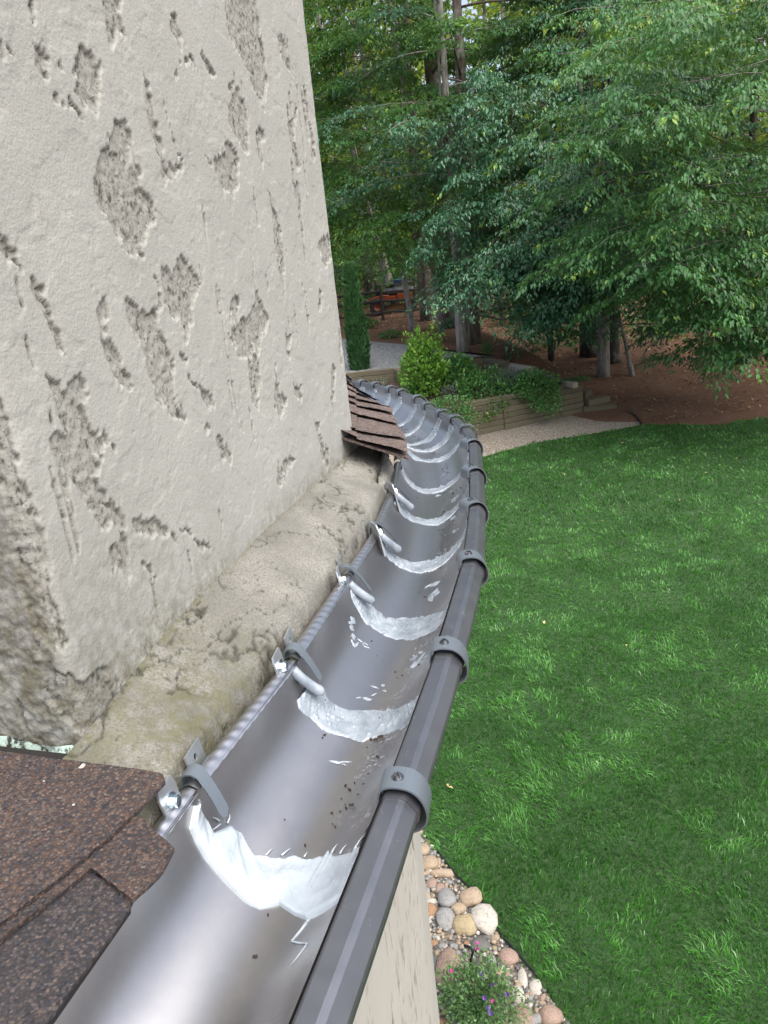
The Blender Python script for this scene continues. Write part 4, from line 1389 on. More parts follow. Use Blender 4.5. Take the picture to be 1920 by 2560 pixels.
zones = [(2.4, 6.2, 3600, .0075, .060), (6.2, 8.5, 2300, .009, .062), (8.5, 11.5, 1150, .012, .064), (11.5, 17.8, 620, .017, .066)]
Vs, Fs, Ts, off = [], [], [], 0
for y0, y1, den, wd, ht in zones:
    x0, x1 = -.35, y1 * .66 + .8
    n = int((x1 - x0) * (y1 - y0) * den)
    x, y = rng.uniform(x0, x1, n), rng.uniform(y0, y1, n)
    k = (x < y * .66 + .8) & (x > -.3)
    x, y = x[k], y[k]
    k = in_poly(x, y, LAWN) < .10 * rng.random(len(x)) ** 2 * sstep(.3, .7, fbm(x * 3, y * 3, 603, 2)) + .005
    bare = np.exp(-(((x - 8.3) / .5) ** 2 + ((y - 14.2) / .55) ** 2))
    k &= rng.random(len(x)) > bare * 1.3
    x, y = x[k], y[k]
    n = len(x)
    pat = fbm(x * 1.7, y * 1.7, 601, 3)
    clump = fbm(x * 7, y * 7, 605, 3)
    fine = fbm(x * 22, y * 22, 607, 2)
    az = 2 * math.pi * 1.6 * fbm(x * 2.6, y * 2.6, 609, 3) + rng.normal(0, .7, n) - .4
    pale = sstep(.45, .64, pat * .5 + clump * .5)
    lean = np.clip(.35 + .5 * pale + rng.normal(0, .22, n), .05, .95)
    h = ht * (.55 + .75 * clump + rng.uniform(-.2, .35, n)) * (1 - .15 * pale)
    tone = np.clip(.23 + .36 * (fine - .3) + (.45 * (pat - .45)) + .38 * pale * rng.uniform(.4, 1.2, n) + rng.normal(0, .10, n), 0, .98)  # pale patches: sky sheen of the lying blades is painted into the tone
    tone = np.where(rng.random(n) < .012, 1., tone)
    V, F, T = blades(x, y, h, wd * rng.uniform(.6, 1.25, n), az, lean, tone)
    Vs.append(V); Fs.append(F + off); Ts.append(T); off += len(V)
o = link_mesh('grass', np.vstack(Vs), np.vstack(Fs), M['grass'], loc=(0, 0, 0), attrs={'tone': np.concatenate(Ts)})
tag(o, 'dense soft green lawn grass with paler brushed streaks', 'grass', kind='stuff')
# a few fallen leaves on the lawn
mb = MB()
for px, py, r in ((1361, 1556, .035), (1566, 1613, .03), (1120, 1963, .028), (1127, 1969, .025), (1513, 1175, .035), (1414, 1118, .04), (1412, 1186, .03), (1766, 1182, .04), (1843, 1146, .04), (1556, 1107, .04), (1632, 1098, .035), (1506, 1302, .03), (1522, 1213, .03), (1700, 1250, .03)):
    p = at_z(px, py, .05)
    a = rng.uniform(0, 6)
    u, v = np.array([math.cos(a), math.sin(a), .2]), np.array([-math.sin(a), math.cos(a), .1])
    mb.add([p - u * r, p + v * r * .5 + ZUP * .01, p + u * r, p - v * r * .5 + ZUP * .012], [(0, 1, 2), (0, 2, 3)])
o = mb.build('fallen_leaves', M['fallen_leaf'], None, loc=tuple(at_z(1361, 1556, 0)))
tag(o, 'scattered pale fallen leaves lying on the lawn', 'leaves', kind='stuff')

# ---- litter on the woodland floor
n = 26000
x, y = rng.uniform(-8, 22, n), 17.4 + 24 * rng.random(n) ** 1.6
k = (in_poly(x, y, LAWN) > .15) & (in_poly(x, y, PATHP) > .1) & ~((x < 5.4) & (y < 20.6)) & ~((x < 3.2) & (y < 27.5))
x, y = x[k], y[k]
n = len(x)
z = terrain(x, y) + .012 + .02 * rng.random(n)
a = rng.uniform(0, 6.28, n)
r = rng.uniform(.03, .085, n) * (.7 + (y - 17) / 30)
st = rng.uniform(.12, .5, n)
u = np.stack([np.cos(a), np.sin(a), rng.normal(0, .25, n)], -1) * r[:, None]
v = np.stack([-np.sin(a), np.cos(a), rng.normal(0, .25, n)], -1) * (r * st)[:, None]
c = np.stack([x, y, z], -1)
V = np.stack([c - u, c + v, c + u, c - v], 1).reshape(-1, 3)
F = np.arange(n * 4).reshape(-1, 4)
o = link_mesh('leaf_litter', V, F, M['litter'], loc=(0, 0, 0), attrs={'tone': np.repeat(rng.random(n), 4)})
tag(o, 'brown leaf litter and twigs scattered over the woodland floor', 'leaf litter', kind='stuff')

# ================================================================== RETAINING WALLS, STEPS, BED
def timber(parent, p0, p1, hgt, dep, mat, name='timber', seed=0):
    """squared timber from p0 to p1 (lower front edge centre line), own object with shaped ends"""
    p0, p1 = np.asarray(p0, float), np.asarray(p1, float)
    L = np.linalg.norm(p1 - p0)
    ex = (p1 - p0) / L
    ey = np.cross(ZUP, ex); ey /= np.linalg.norm(ey)
    bv = .012
    prof = np.array([(0, bv), (bv, 0), (dep - bv, 0), (dep, bv), (dep, hgt - bv), (dep - bv, hgt), (bv, hgt), (0, hgt - bv)])
    r_ = np.random.default_rng(seed)
    V = []
    for t in (0., .006, .5, L / L - .006, 1.):
        sc_ = .95 if t in (0., 1.) else 1.
        for q in prof:
            w_ = (q - prof.mean(0)) * sc_ + prof.mean(0) + r_.normal(0, .002, 2)
            V.append((t * L - L / 2, w_[0], w_[1]))
    F = [tuple(int(i) for i in f) for f in grid_faces(5, 8, True)] + [tuple(range(8)), tuple(range(32, 40))[::-1]]
    me = bpy.data.meshes.new(name)
    me.from_pydata(V, [], F)
    import bmesh as _b
    bm = _b.new(); bm.from_mesh(me); _b.ops.recalc_face_normals(bm, faces=bm.faces[:]); bm.to_mesh(me); bm.free()
    me.materials.append(mat)
    o = bpy.data.objects.new(name, me)
    COL.objects.link(o)
    c = (p0 + p1) / 2
    o.parent = parent
    o.location = tuple(c - (parent_loc(parent) if parent is not None else 0))
    o.rotation_euler = (0, -math.asin(ex[2]), math.atan2(ex[1], ex[0]))
    return o


HC = .137
wallA = thing('retaining_wall', 'long lower retaining wall of stacked brown timbers beside the gravel path', 'retaining wall', (3.2, 18.1, 0))
Wp = [np.array([-2.2, 16.05, 0]), np.array([3.13, 18.06, 0]), np.array([5.30, 18.97, 0])]
trng = np.random.default_rng(9)
for sec in range(2):
    a, c = Wp[sec], Wp[sec + 1]
    L = np.linalg.norm(c - a); ex = (c - a) / L; ey = np.cross(ZUP, ex)
    for lev in range(6):
        t = 0.
        first = True
        while t < L - .05:
            ln = trng.uniform(.7, 2.3) * (.55 if first and lev % 2 else 1)
            e = min(t + ln, L)
            if L - e < .35:
                e = L
            o_ = ey * (.012 * lev + trng.normal(0, .006) + (.035 if sec == 0 else 0))
            timber(wallA, a + ex * (t + .004) + o_ + ZUP * (lev * HC + .002), a + ex * (e - .004) + o_ + ZUP * (lev * HC + .002), HC - .006, .13, M['timber'], seed=int(trng.integers(1e6)))
            t = e
            first = False
# returned end of the wall, stepping up the slope
exr = np.array([-.55, .83, 0])
for lev in range(1, 6):
    p = Wp[2] + np.array([.02, .02, 0]) + ZUP * (lev * HC + .002) - exr * 0
    timber(wallA, p + exr * .14, p + exr * (.45 + .28 * (5 - lev) * .2 + .15), HC - .006, .13, M['timber'], seed=lev)
st1 = timber(None, G(1459, 1033) + (.005,), G(1542, 1027) + (.005,), .15, .28, M['timber'], 'timber_step', 31)
tag(st1, 'lowest squared timber step at the gravel path end', 'step')
q0, q1 = at_z(1473, 1016, .15), at_z(1526, 1005, .15)
tag(timber(None, q0, q1, .15, .26, M['timber'], 'timber_step', 32), 'second timber step rising behind the lowest step', 'step')
q0, q1 = at_z(1464, 995, .31), at_z(1476, 990, .31)
tag(timber(None, q0, q1 + (q1 - q0) * .4, .14, .2, M['timber'], 'timber_step', 33), 'short third timber step butting the wall end', 'step')
mb = MB()

wallB = thing('retaining_wall', 'upper retaining wall of dark timbers holding the grey gravel drive', 'retaining wall', tuple(at_z(1160, 900, 1.45)))
UP = [(-1.5, 19.4), tuple(at_z(905, 928, 1.5)[:2]), tuple(at_z(984, 921, 1.5)[:2]), tuple(at_z(1000, 935, 1.42)[:2]), tuple(at_z(1155, 903, 1.42)[:2]), tuple(at_z(1207, 894, 1.44)[:2]), tuple(at_z(1262, 903, 1.44)[:2])]
for i in range(len(UP) - 1):
    a, c = np.r_[UP[i], 0], np.r_[UP[i + 1], 0]
    top = (1.5, 1.5, 1.5, 1.42, 1.42, 1.44)[i]
    for lev in range(4):
        timber(wallB, a + ZUP * (top - (lev + 1) * HC), c + ZUP * (top - (lev + 1) * HC), HC - .006, .13, M['timber'], seed=40 + i * 5 + lev)
for (xa, ya, xb, yb, z) in ((1263, 908, 1325, 918, 1.36), (1298, 922, 1352, 932, 1.18), (1345, 935, 1383, 945, 1.02), (1385, 948, 1432, 957, .87)):
    for lev in range(2 if z > 1.1 else 1):
        a, c = at_z(xa, ya, z), at_z(xb, yb, z)
        timber(wallB, a - ZUP * (.14 * (lev + 1)), c - ZUP * (.14 * (lev + 1)), HC - .004, .16, M['timber_pale'], seed=70 + lev + int(xa))


def bedz(x, y):
    dfr = (y - 16.95 - .385 * x) * .93
    return .77 + .19 * min(max(dfr, 0.), 2.9) + .05 * (vnoise(np.array(x * 1.3), np.array(y * 1.3), 7) - .5)


MUL = [(-2.2, 16.15), (3.1, 18.15), (5.25, 19.05), tuple(at_z(1385, 950, .85)[:2]), tuple(at_z(1350, 937, 1.0)[:2]), tuple(at_z(1300, 922, 1.15)[:2]), tuple(at_z(1262, 905, 1.3)[:2]), (2.8, 21.0), (1.0, 19.6), (.4, 19.5), (-2.2, 19.3)]
mul = sheet('mulch_bed', MUL, bedz, M['mulch'], 'dark brown mulch planting bed between the timber walls')
DRV = [(-6, 19.6), (UP[1][0], UP[1][1] + .06), (UP[2][0], UP[2][1] + .06), (UP[3][0], UP[3][1] + .06), (UP[4][0], UP[4][1] + .06), (UP[5][0], UP[5][1] + .06), tuple(at_z(1262, 893, 1.46)[:2]), tuple(at_z(1200, 888, 1.48)[:2]), tuple(at_z(1100, 873, 1.5)[:2]), tuple(at_z(1000, 858, 1.5)[:2]), tuple(at_z(930, 853, 1.5)[:2]), tuple(at_z(860, 845, 1.52)[:2]), (-8, 27)]
sheet('gravel_drive', DRV, lambda x, y: 1.475 + .012 * max(y - 24, 0), M['gravel_grey'], 'pale grey crushed stone drive behind the planting bed')

# ================================================================== VEGETATION
def unit(v):
    return v / (np.linalg.norm(v, axis=-1, keepdims=True) + 1e-9)


def leaves(C, D, N, L, W, fold=.18):
    """folded four-point leaves; returns vertices and triangles"""
    n = len(C)
    D = unit(D)
    S = unit(np.cross(D, N))
    N = np.cross(S, D)
    L, W = np.broadcast_to(L, (n,))[:, None], np.broadcast_to(W, (n,))[:, None]
    V = np.stack([C, C + D * L * .42 + S * W / 2 + N * W * fold, C + D * L - N * L * .10, C + D * L * .42 - S * W / 2 + N * W * fold], 1)
    b0 = np.arange(n)[:, None] * 4
    return V.reshape(-1, 3), np.concatenate([b0 + [0, 1, 2], b0 + [0, 2, 3]], 0)


def sprays(O, Ax, Ls, n, leafL, rg, droop=.5, spread=.42, sag=.25, tone0=.4, tips=.25):
    """flat fans of leaves along twigs: O (M,3) roots, Ax (M,3) directions"""
    m = len(O)
    Ax = unit(Ax)
    S = unit(np.cross(Ax, np.array([0, 0, 1.]) + rg.normal(0, .18, (m, 3))))
    t = rg.uniform(.05, 1, (m, n))
    sd_ = rg.choice([-1., 1.], (m, n))
    wv = rg.random((m, n)) ** .8 * spread * (1.05 - .75 * t)
    P = O[:, None] + Ax[:, None] * (t * Ls[:, None])[..., None] + S[:, None] * (sd_ * wv * Ls[:, None])[..., None]
    P[..., 2] -= sag * Ls[:, None] * (t ** 2) + .35 * wv * Ls[:, None] * sag + rg.normal(0, .018, (m, n)) * 1.5
    D = Ax[:, None] * .75 + S[:, None] * (sd_ * .7)[..., None] + rg.normal(0, .28, (m, n, 3))
    D[..., 2] -= droop * rg.uniform(.5, 1.5, (m, n))
    Nn = np.zeros((m, n, 3)); Nn[..., 2] = 1
    Nn = Nn + rg.normal(0, .25, (m, n, 3)) + D * .3
    l = leafL * rg.uniform(.65, 1.2, (m, n)) * rg.uniform(.75, 1.3, (m, 1))
    tn = tone0 + rg.normal(0, .12, (m, 1)) + rg.normal(0, .10, (m, n))
    fresh = (rg.random((m, 1)) < tips) & (t > .72)
    tn = np.where(fresh, np.clip(tn + .45, .75, 1), np.clip(tn, 0, .9))
    V, F = leaves(P.reshape(-1, 3), D.reshape(-1, 3), Nn.reshape(-1, 3), l.ravel(), (l * .46).ravel())
    return V, F, np.repeat(tn.ravel(), 4)


def merge(parts):
    V, F, T, off = [], [], [], 0
    for v, f, t in parts:
        V.append(v); F.append(f + off); T.append(t); off += len(v)
    return np.vstack(V), np.vstack(F), np.concatenate(T)


def ground_hit(px, py):
    z = .5
    for _ in range(40):
        p = at_z(px, py, z)
        z = .5 * z + .5 * float(terrain(p[0], p[1]))
    return at_z(px, py, z)


def make_tree(name, label, base, r0, H, bark_m, leaf_m, group='trees at the woodland edge', lean=(0, 0), limb=(2.5, None), nl=14, ll=3.2, per=26, nleaf=34, leafL=.095, seed=1, toward=(-math.pi / 2, 1.2), rise=.25, tone0=.4, tips=.2,
              droop=.5, top_thin=True, spr=.95, fork=None, top=None, clumps=()):
    rg = np.random.default_rng(seed)
    base = np.asarray(base, float)
    o = thing(name, label, 'tree', tuple(base), group)
    n = 12
    hh = np.linspace(-.1, H, n)
    wx_, wy_ = rg.normal(0, .05, n).cumsum() * .5, rg.normal(0, .05, n).cumsum() * .5
    path = np.stack([base[0] + lean[0] * hh + wx_ - wx_[1], base[1] + lean[1] * hh + wy_ - wy_[1], base[2] + hh], -1)
    rad = r0 * (1 - .78 * (np.clip(hh, 0, H) / H) ** 1.1)
    rad[0] *= 1.5; rad[1] *= 1.28
    fine = np.linspace(0, n - 1, 40)
    pf = np.stack([np.interp(fine, np.arange(n), path[:, i]) for i in range(3)], -1)
    rf_ = np.interp(fine, np.arange(n), rad) * (1 + .05 * rg.normal(size=40))
    mb = MB().tube(pf, rf_, 12)
    mb.build('trunk', bark_m, o, smooth=True)
    if fork:
        mb = MB()
        for (dx, dy, hh_, rr_) in fork:
            q = np.linspace(0, 1, 14)[:, None]
            pth = base + np.array([dx * .12, dy * .12, -.05]) + np.hstack([dx * (.15 + q), dy * (.15 + q), q * hh_]) + rg.normal(0, .012, (14, 3)).cumsum(0)
            mb.tube(pth, rr_ * (1 - .6 * q[:, 0]), 8)
        mb.build('stem', bark_m, o, smooth=True)
    lm, parts = MB(), []
    h0, h1 = limb[0], (limb[1] or H * .97)
    for i in range(nl):
        f = i / max(nl - 1, 1)
        hgt = h0 + (h1 - h0) * (f + rg.uniform(-.5, .5) / nl)
        hgt = min(max(hgt, h0 * .9), H * .97)
        st = np.array([np.interp(hgt, hh, path[:, q]) for q in range(3)])
        az = toward[0] + rg.normal(0, toward[1]) if rg.random() < .8 else rg.uniform(0, 6.28)
        Lb = ll * (1 - .55 * max(0, (hgt - h0) / (H - h0)) ** 1.3) * rg.uniform(.7, 1.15)
        up = rise + rg.normal(0, .12)
        d = np.array([math.cos(az), math.sin(az), up])
        q = np.linspace(0, 1, 9)[:, None]
        bend = rg.normal(0, .25)
        side = np.array([-math.sin(az), math.cos(az), 0])
        pth = st + d * Lb * q + side * bend * Lb * q ** 2 * .5 - ZUP * (.30 * Lb * q ** 2.2)
        lm.tube(pth, np.linspace(max(.012, r0 * .24 * (1 - .5 * f)), .006, 9), 5)
        dens = per if hgt < 9 else max(per // 3, 4)
        tq = rg.uniform(.22, 1, dens) ** .8
        O = np.stack([np.interp(tq, q[:, 0], pth[:, k]) for k in range(3)], -1) + rg.normal(0, .06 * Lb * .25, (dens, 3)) * [1, 1, 1.2]
        yaw = az + rg.choice([-1, 1], dens) * rg.uniform(.15, 1.25, dens)
        Ax = np.stack([np.cos(yaw), np.sin(yaw), rg.normal(-.05, .16, dens)], -1)
        Ls = spr * rg.uniform(.6, 1.25, dens) * (1.1 - .3 * tq)
        parts.append(sprays(O, Ax, Ls, nleaf, leafL * (1.3 if hgt > 9 else 1), rg, droop=droop, tone0=tone0, tips=tips))
        for j in range(0, dens, 2):
            e = O[j] + Ax[j] * Ls[j] * .8 - ZUP * .12 * Ls[j]
            k = np.argmin(np.linalg.norm(pth - O[j], axis=1))
            lm.tube([pth[k], O[j], e], [.007, .005, .002], 3, cap=False)
    for (px, py, yy, rx, ry, rz, nb, tn, tp) in clumps:
        cc = at_dist(px, py, yy)
        for i in range(nb):
            d = unit(rg.normal(0, 1, 3))
            if d[1] > .2 and rg.random() < .65:
                d[1] *= -1
            rad_ = rg.uniform(.35, 1) ** .6
            p = cc + d * np.array([rx, ry, rz]) * rad_
            az = math.atan2(d[1] * 1. - .5, d[0] * 1.2) + rg.normal(0, .6)
            Lb = rg.uniform(.8, 1.7)
            A_ = np.array([math.cos(az), math.sin(az), 0])
            k = int(rg.integers(6, 10))
            tq = np.linspace(0, 1, k)
            sag = rg.uniform(.1, .5)
            root = p - A_ * Lb * .5 + ZUP * .15
            O = root + A_ * (tq * Lb)[:, None] + ZUP * (.10 * tq - sag * tq ** 2)[:, None] * Lb
            sg = np.where(np.arange(k) % 2, 1, -1) * np.where(np.arange(k) == k - 1, .1, 1)
            yw = az + sg * rg.uniform(.35, 1.0, k)
            Ax = np.stack([np.cos(yw), np.sin(yw), rg.normal(-.22, .2, k)], -1)
            Ls = rg.uniform(.45, .85, k) * (1.15 - .35 * tq)
            parts.append(sprays(O, Ax, Ls, int(nleaf * .62), leafL, rg, droop=droop, tone0=tn + rg.normal(0, .07) + .10 * d[2], tips=tp, spread=.5))
            st = np.array([np.interp(min(max(p[2] - base[2] - .8, 1), H), hh, path[:, q]) for q in range(3)])
            if i % 5 == 0:
                lm.tube(smooth_line([st, st * .45 + root * .55 + ZUP * rg.uniform(.2, .9), root, O[-1]], 11) + np.vstack([np.zeros((1, 3)), rg.normal(0, .05, (9, 3)), np.zeros((1, 3))]), np.linspace(.022, .004, 11), 4)
            else:
                lm.tube([root, O[k // 2], O[-1]], [.010, .007, .003], 3, cap=False)
    V, F, T = merge(parts)
    tag(lm.build('limb', bark_m, o, smooth=True), kind='stuff')
    link_mesh('crown', V, F, leaf_m, o, attrs={'tone': T})
    return o


gh = ground_hit
W_ = lambda px, p: px / 2 / FPX * np.linalg.norm(np.asarray(p) - CAM)
# -- trunks one can tell apart, front to back
p = gh(1381, 905)
make_tree('young_tree', 'slim dark young tree standing between the stepped timbers and the thick dark trunk', p, W_(12, p), 8.5, M['bark_dark'], M['leaf_blue'], lean=(-.05, .02), limb=(1.5, 7.5), nl=18, ll=3.1, per=16, nleaf=48, leafL=.10, seed=11, toward=(-2.2, 1.1), rise=.30, tips=.1, tone0=.42, clumps=[(1260, 690, 19, 1.6, 1.0, .75, 34, .50, .12), (1370, 790, 18.8, .9, .7, .55, 14, .46, .1), (1180, 560, 19.5, 1.3, .9, .8, 20, .46, .15)])
p = gh(1510, 940)
make_tree('pale_tree', 'straight pale grey barked tree at the edge of the pine straw', p, W_(22, p), 14, M['bark_grey'], M['leaf_mid'], limb=(2.6, 13), nl=26, ll=3.6, per=34, nleaf=46, leafL=.10, seed=12, toward=(-1.6, 1.0), rise=.28, tone0=.32, tips=.1)
p = gh(1470, 888)
make_tree('dark_tree', 'thick dark barked tree just behind the pale grey trunk', p, W_(33, p), 19, M['bark_dark'], M['leaf_mid'], limb=(3.2, 17), nl=24, ll=4., per=30, nleaf=46, leafL=.11, seed=13, toward=(-1.6, 1.3), tone0=.26, tips=.1)
p = gh(1577, 937)
make_tree('thin_sapling', 'thin leaning sapling right of the pale grey trunk', p, W_(9, p), 6.5, M['bark_grey'], M['leaf_mid'], lean=(-.13, .05), limb=(2.2, 6), nl=12, ll=1.9, per=14, nleaf=28, leafL=.10, seed=14, tone0=.3)
p = gh(1155, 884)
make_tree('twin_stem_tree', 'twin stemmed mottled grey tree beside the end of the gravel drive', p, W_(20, p), 17, M['bark_grey'], M['leaf_blue'], limb=(4.2, 15), nl=26, ll=4., per=16, nleaf=42, leafL=.11, seed=15, toward=(-1.3, 1.3), tone0=.36, fork=[(.55, .1, 6.5, W_(12, p)), (-.12, .25, 9., W_(10, p))], clumps=[(1230, 350, 21.5, 1.1, 1.1, 1.3, 18, .42, .2), (1050, 400, 22, 1.3, 1, .8, 12, .44, .2)])
p = gh(1183, 858)
make_tree('brown_tree', 'brown barked tree close behind the twin stemmed tree', p, W_(28, p), 20, M['bark_brown'], M['leaf_maple'], limb=(4.5, 18), nl=18, ll=4.2, per=26, nleaf=40, leafL=.12, seed=16, tone0=.3)
p = gh(1127, 817)
make_tree('big_tree', 'widest rough brown trunk standing by the split rail fence', p, W_(36, p), 24, M['bark_brown'], M['leaf_maple'], limb=(6, 22), nl=18, ll=5, per=26, nleaf=42, leafL=.125, seed=17, toward=(-1.9, 1.3), tone0=.36)
p = gh(1068, 800)
make_tree('brown_tree', 'brown trunk in front of the fence left of the widest trunk', p, W_(26, p), 22, M['bark_brown'], M['leaf_maple'], limb=(4.5, 20), nl=18, ll=4.6, per=18, nleaf=42, leafL=.125, seed=18, toward=(-2.4, 1.1), tone0=.42, clumps=[(930, 90, 26, 3.0, 2, 2.4, 60, .50, .2), (1010, 10, 27, 2, 2, 1.5, 12, .5, .2)])
p = gh(1035, 832)
make_tree('leaning_tree', 'slender grey trunk leaning left in front of the fence', p, W_(12, p), 13, M['bark_grey'], M['leaf_maple'], lean=(-.10, .03), limb=(3.0, 12), nl=18, ll=3.0, per=16, nleaf=42, leafL=.11, seed=19, toward=(-2.2, 1.2), rise=.12, tone0=.55, tips=.35, clumps=[(1020, 600, 24, 1.6, 1.0, .8, 22, .66, .45), (1120, 490, 25, 1.6, 1, .8, 18, .62, .4), (900, 520, 26, 1.6, 1, 1.4, 26, .4, .2)])
p = gh(1107, 838)
make_tree('leaning_tree', 'slender lichen spotted trunk between the two brown trunks', p, W_(12, p), 14, M['bark_grey'], M['leaf_mid'], lean=(-.09, .03), limb=(5, 13), nl=14, ll=2.8, per=26, nleaf=40, leafL=.11, seed=20, tone0=.5, tips=.3)
p = gh(990, 775)
make_tree('leaning_tree', 'pale grey trunk leaning left above the fence beside the chimney', p, W_(16, p), 22, M['bark_grey'], M['leaf_maple'], lean=(-.17, .02), limb=(5, 20), nl=22, ll=5.0, per=18, nleaf=42, leafL=.125, seed=22, toward=(-1.8, 1.3), tone0=.48, clumps=[(850, 260, 29, 2.6, 1.8, 3.4, 56, .42, .2)])
# left: dark fine leaved evergreens behind the cypress
for i, (x, y, s, lab) in enumerate(((-2.2, 30, 23, 'dark evergreen tree behind the cypress nearest the chimney edge'), (.4, 38, 24, 'dark evergreen tree behind the fence and the orange machine'), (-4.5, 34, 25, 'dark evergreen tree mostly hidden behind the chimney'))):
    make_tree('evergreen_tree', lab, (x, y, float(terrain(x, y))), .2, 15, M['bark_dark'], M['leaf_blue'], limb=(1.2, 14.5), nl=34, ll=3.6, per=20, nleaf=40, leafL=.10, seed=s, toward=(-1.5, 1.6), rise=.05, tone0=.26, tips=.08, droop=.4, spr=.8)
# right: big drooping cherries leaning over the lawn from outside the frame
make_tree('cherry_tree', 'nearest broad tree with long drooping leaf sprays hanging in from the right', (12.6, 17.6, .1), .26, 12, M['bark_grey'], M['leaf_mid'], limb=(.9, 11), nl=30, ll=6.2, per=24, nleaf=46, leafL=.105, seed=31, toward=(-2.75, .75), rise=.34, tone0=.42, tips=.34, droop=.75, top_thin=False, clumps=[(1860, 330, 15.5, 3.6, 2.2, 3.4, 120, .42, .4), (1700, 640, 15.5, 2.3, 1.5, 1.3, 46, .42, .3), (1900, 800, 15, 1.3, 1.2, .8, 26, .36, .3), (1560, 250, 16.5, 1.5, 1.2, 2.2, 30, .45, .35)])
make_tree('cherry_tree', 'shaded broad tree with drooping sprays behind the nearest right hand tree', (10.6, 21.8, .25), .13, 14, M['bark_dark'], M['leaf_blue'], limb=(.8, 13), nl=28, ll=5.0, per=18, nleaf=44, leafL=.105, seed=32, toward=(-2.2, 1.0), rise=.3, tone0=.34, tips=.16, droop=.7, clumps=[(1560, 480, 18.5, 3.0, 1.8, 3.0, 80, .36, .15), (1780, 820, 18, 2.0, 1.2, .7, 18, .26, .1), (1480, 690, 18.5, 1.6, 1.0, .9, 34, .38, .15)])
make_tree('cherry_tree', 'blue green broad tree with layered sprays in the middle of the wood edge', (7.4, 23.5, .4), .2, 15, M['bark_dark'], M['leaf_blue'], limb=(2.6, 14), nl=26, ll=4.6, per=18, nleaf=44, leafL=.105, seed=33, toward=(-2.1, 1.0), rise=.28, tone0=.36, tips=.12, droop=.65, clumps=[(1330, 420, 20, 2.4, 1.6, 2.6, 70, .40, .15), (1500, 110, 22, 2.2, 1.6, 1.8, 26, .36, .15)])
make_tree('cherry_tree', 'tall shaded tree filling the far right of the wood edge', (15.5, 23, .3), .25, 16, M['bark_dark'], M['leaf_mid'], limb=(.8, 15), nl=24, ll=5.5, per=16, nleaf=40, leafL=.11, seed=34, toward=(-2.2, 1.1), tone0=.2, tips=.1, droop=.6, clumps=[(1800, 60, 20, 4, 2, 3.2, 70, .3, .2)])
# deeper wood: slender trunks with high crowns; repeats share meshes
def copy_tree(src, label, loc, rot, s):
    c = src.copy(); COL.objects.link(c)
    c.location, c.rotation_euler, c.scale = tuple(loc), (0, 0, rot), (s, s, s)
    c['label'] = label
    for chd in list(src.children):
        d = chd.copy(); COL.objects.link(d); d.parent = c
    return c


GR = 'slender trees deeper in the wood'
t1_ = make_tree('slender_tree', 'slender dark trunk deeper in the wood', (6.2, 36, float(terrain(6.2, 36))), .14, 17, M['bark_dark'], M['leaf_far'], group=GR, limb=(4, 16), nl=16, ll=3.4, per=14, nleaf=26, leafL=.16, seed=41, toward=(0, 3), tone0=.45, tips=.2)
t2_ = make_tree('slender_tree', 'slender dark trunk deeper in the wood', (3.0, 41, float(terrain(3, 41))), .17, 19, M['bark_brown'], M['leaf_far'], group=GR, limb=(5, 18), nl=16, ll=3.8, per=14, nleaf=26, leafL=.17, seed=42, toward=(0, 3), tone0=.4, tips=.2)
drg = np.random.default_rng(77)
for i, (x, y) in enumerate(((9.5, 34), (12.5, 38), (8.0, 42), (5.0, 47), (11, 47), (15.5, 42), (1.0, 46), (-2.5, 43), (18, 35), (20, 44), (14.5, 30), (18.5, 28), (23, 36), (3.8, 33), (-6, 40), (25, 46), (7.2, 30.5))):
    copy_tree(t1_ if i % 2 else t2_, 'slender dark trunk deeper in the wood', (x, y, float(terrain(x, y)) - .05), drg.uniform(0, 6.28), drg.uniform(.8, 1.15))

# the far wood that reads as one mass, with its undergrowth
n = 52000
x = drg.uniform(-26, 60, n); y = drg.uniform(47, 72, n)
hgt = 21 * drg.random(n) ** 1.15
clump = fbm(x * .22 + y * .1, hgt * .24, 701, 3)
azp = x / y
g0 = ray(1135, 150); gap = np.exp(-((azp - g0[0] / g0[1]) / .05) ** 2) * sstep(6.5, 9.5, hgt)
k = (clump > .33 + .010 * np.maximum(hgt - 9, 0)) & (drg.random(n) > gap * .93)
x, y, hgt = x[k], y[k], hgt[k]
n = len(x)
C = np.stack([x, y, terrain(x, y) + .2 + hgt], -1)
Cs = np.repeat(C, 5, 0) + drg.normal(0, .35, (n * 5, 3))
D = drg.normal(0, 1, (n * 5, 3)); D[:, 2] -= .4
N_ = drg.normal(0, .5, (n * 5, 3)); N_[:, 2] += 1
L = drg.uniform(.30, .62, n * 5)
V, F = leaves(Cs, D, N_, L, L * .6)
o = link_mesh('far_woodland', V, F, M['leaf_far'], loc=(0, 0, 0), attrs={'tone': np.repeat(np.clip(.25 + .9 * (fbm(Cs[:, 0] * .3, Cs[:, 2] * .3, 705, 3) - .3) + drg.normal(0, .15, n * 5), 0, 1), 4)})
tag(o, 'sunlit yellow green woodland seen far behind the near trees', 'woodland', kind='stuff')
n = 30000
x = drg.uniform(-14, 36, n); y = 25 + 22 * drg.random(n) ** .75
k = (fbm(x * .5, y * .5, 711, 3) > .47) & ((x > 5.5) | (y > 31)) & ~((x < 5) & (y < 34))
x, y = x[k], y[k]; n = len(x)
C = np.stack([x, y, terrain(x, y) + .05 + (.5 + 5.5 * sstep(29, 40, y) * fbm(x * .35, y * .35, 713, 2)) * drg.random(n) ** 1.4], -1)
Cs = np.repeat(C, 4, 0) + drg.normal(0, .14, (n * 4, 3))
D = drg.normal(0, 1, (n * 4, 3)); N_ = drg.normal(0, .5, (n * 4, 3)); N_[:, 2] += 1
L = drg.uniform(.10, .24, n * 4)
V, F = leaves(Cs, D, N_, L, L * .55)
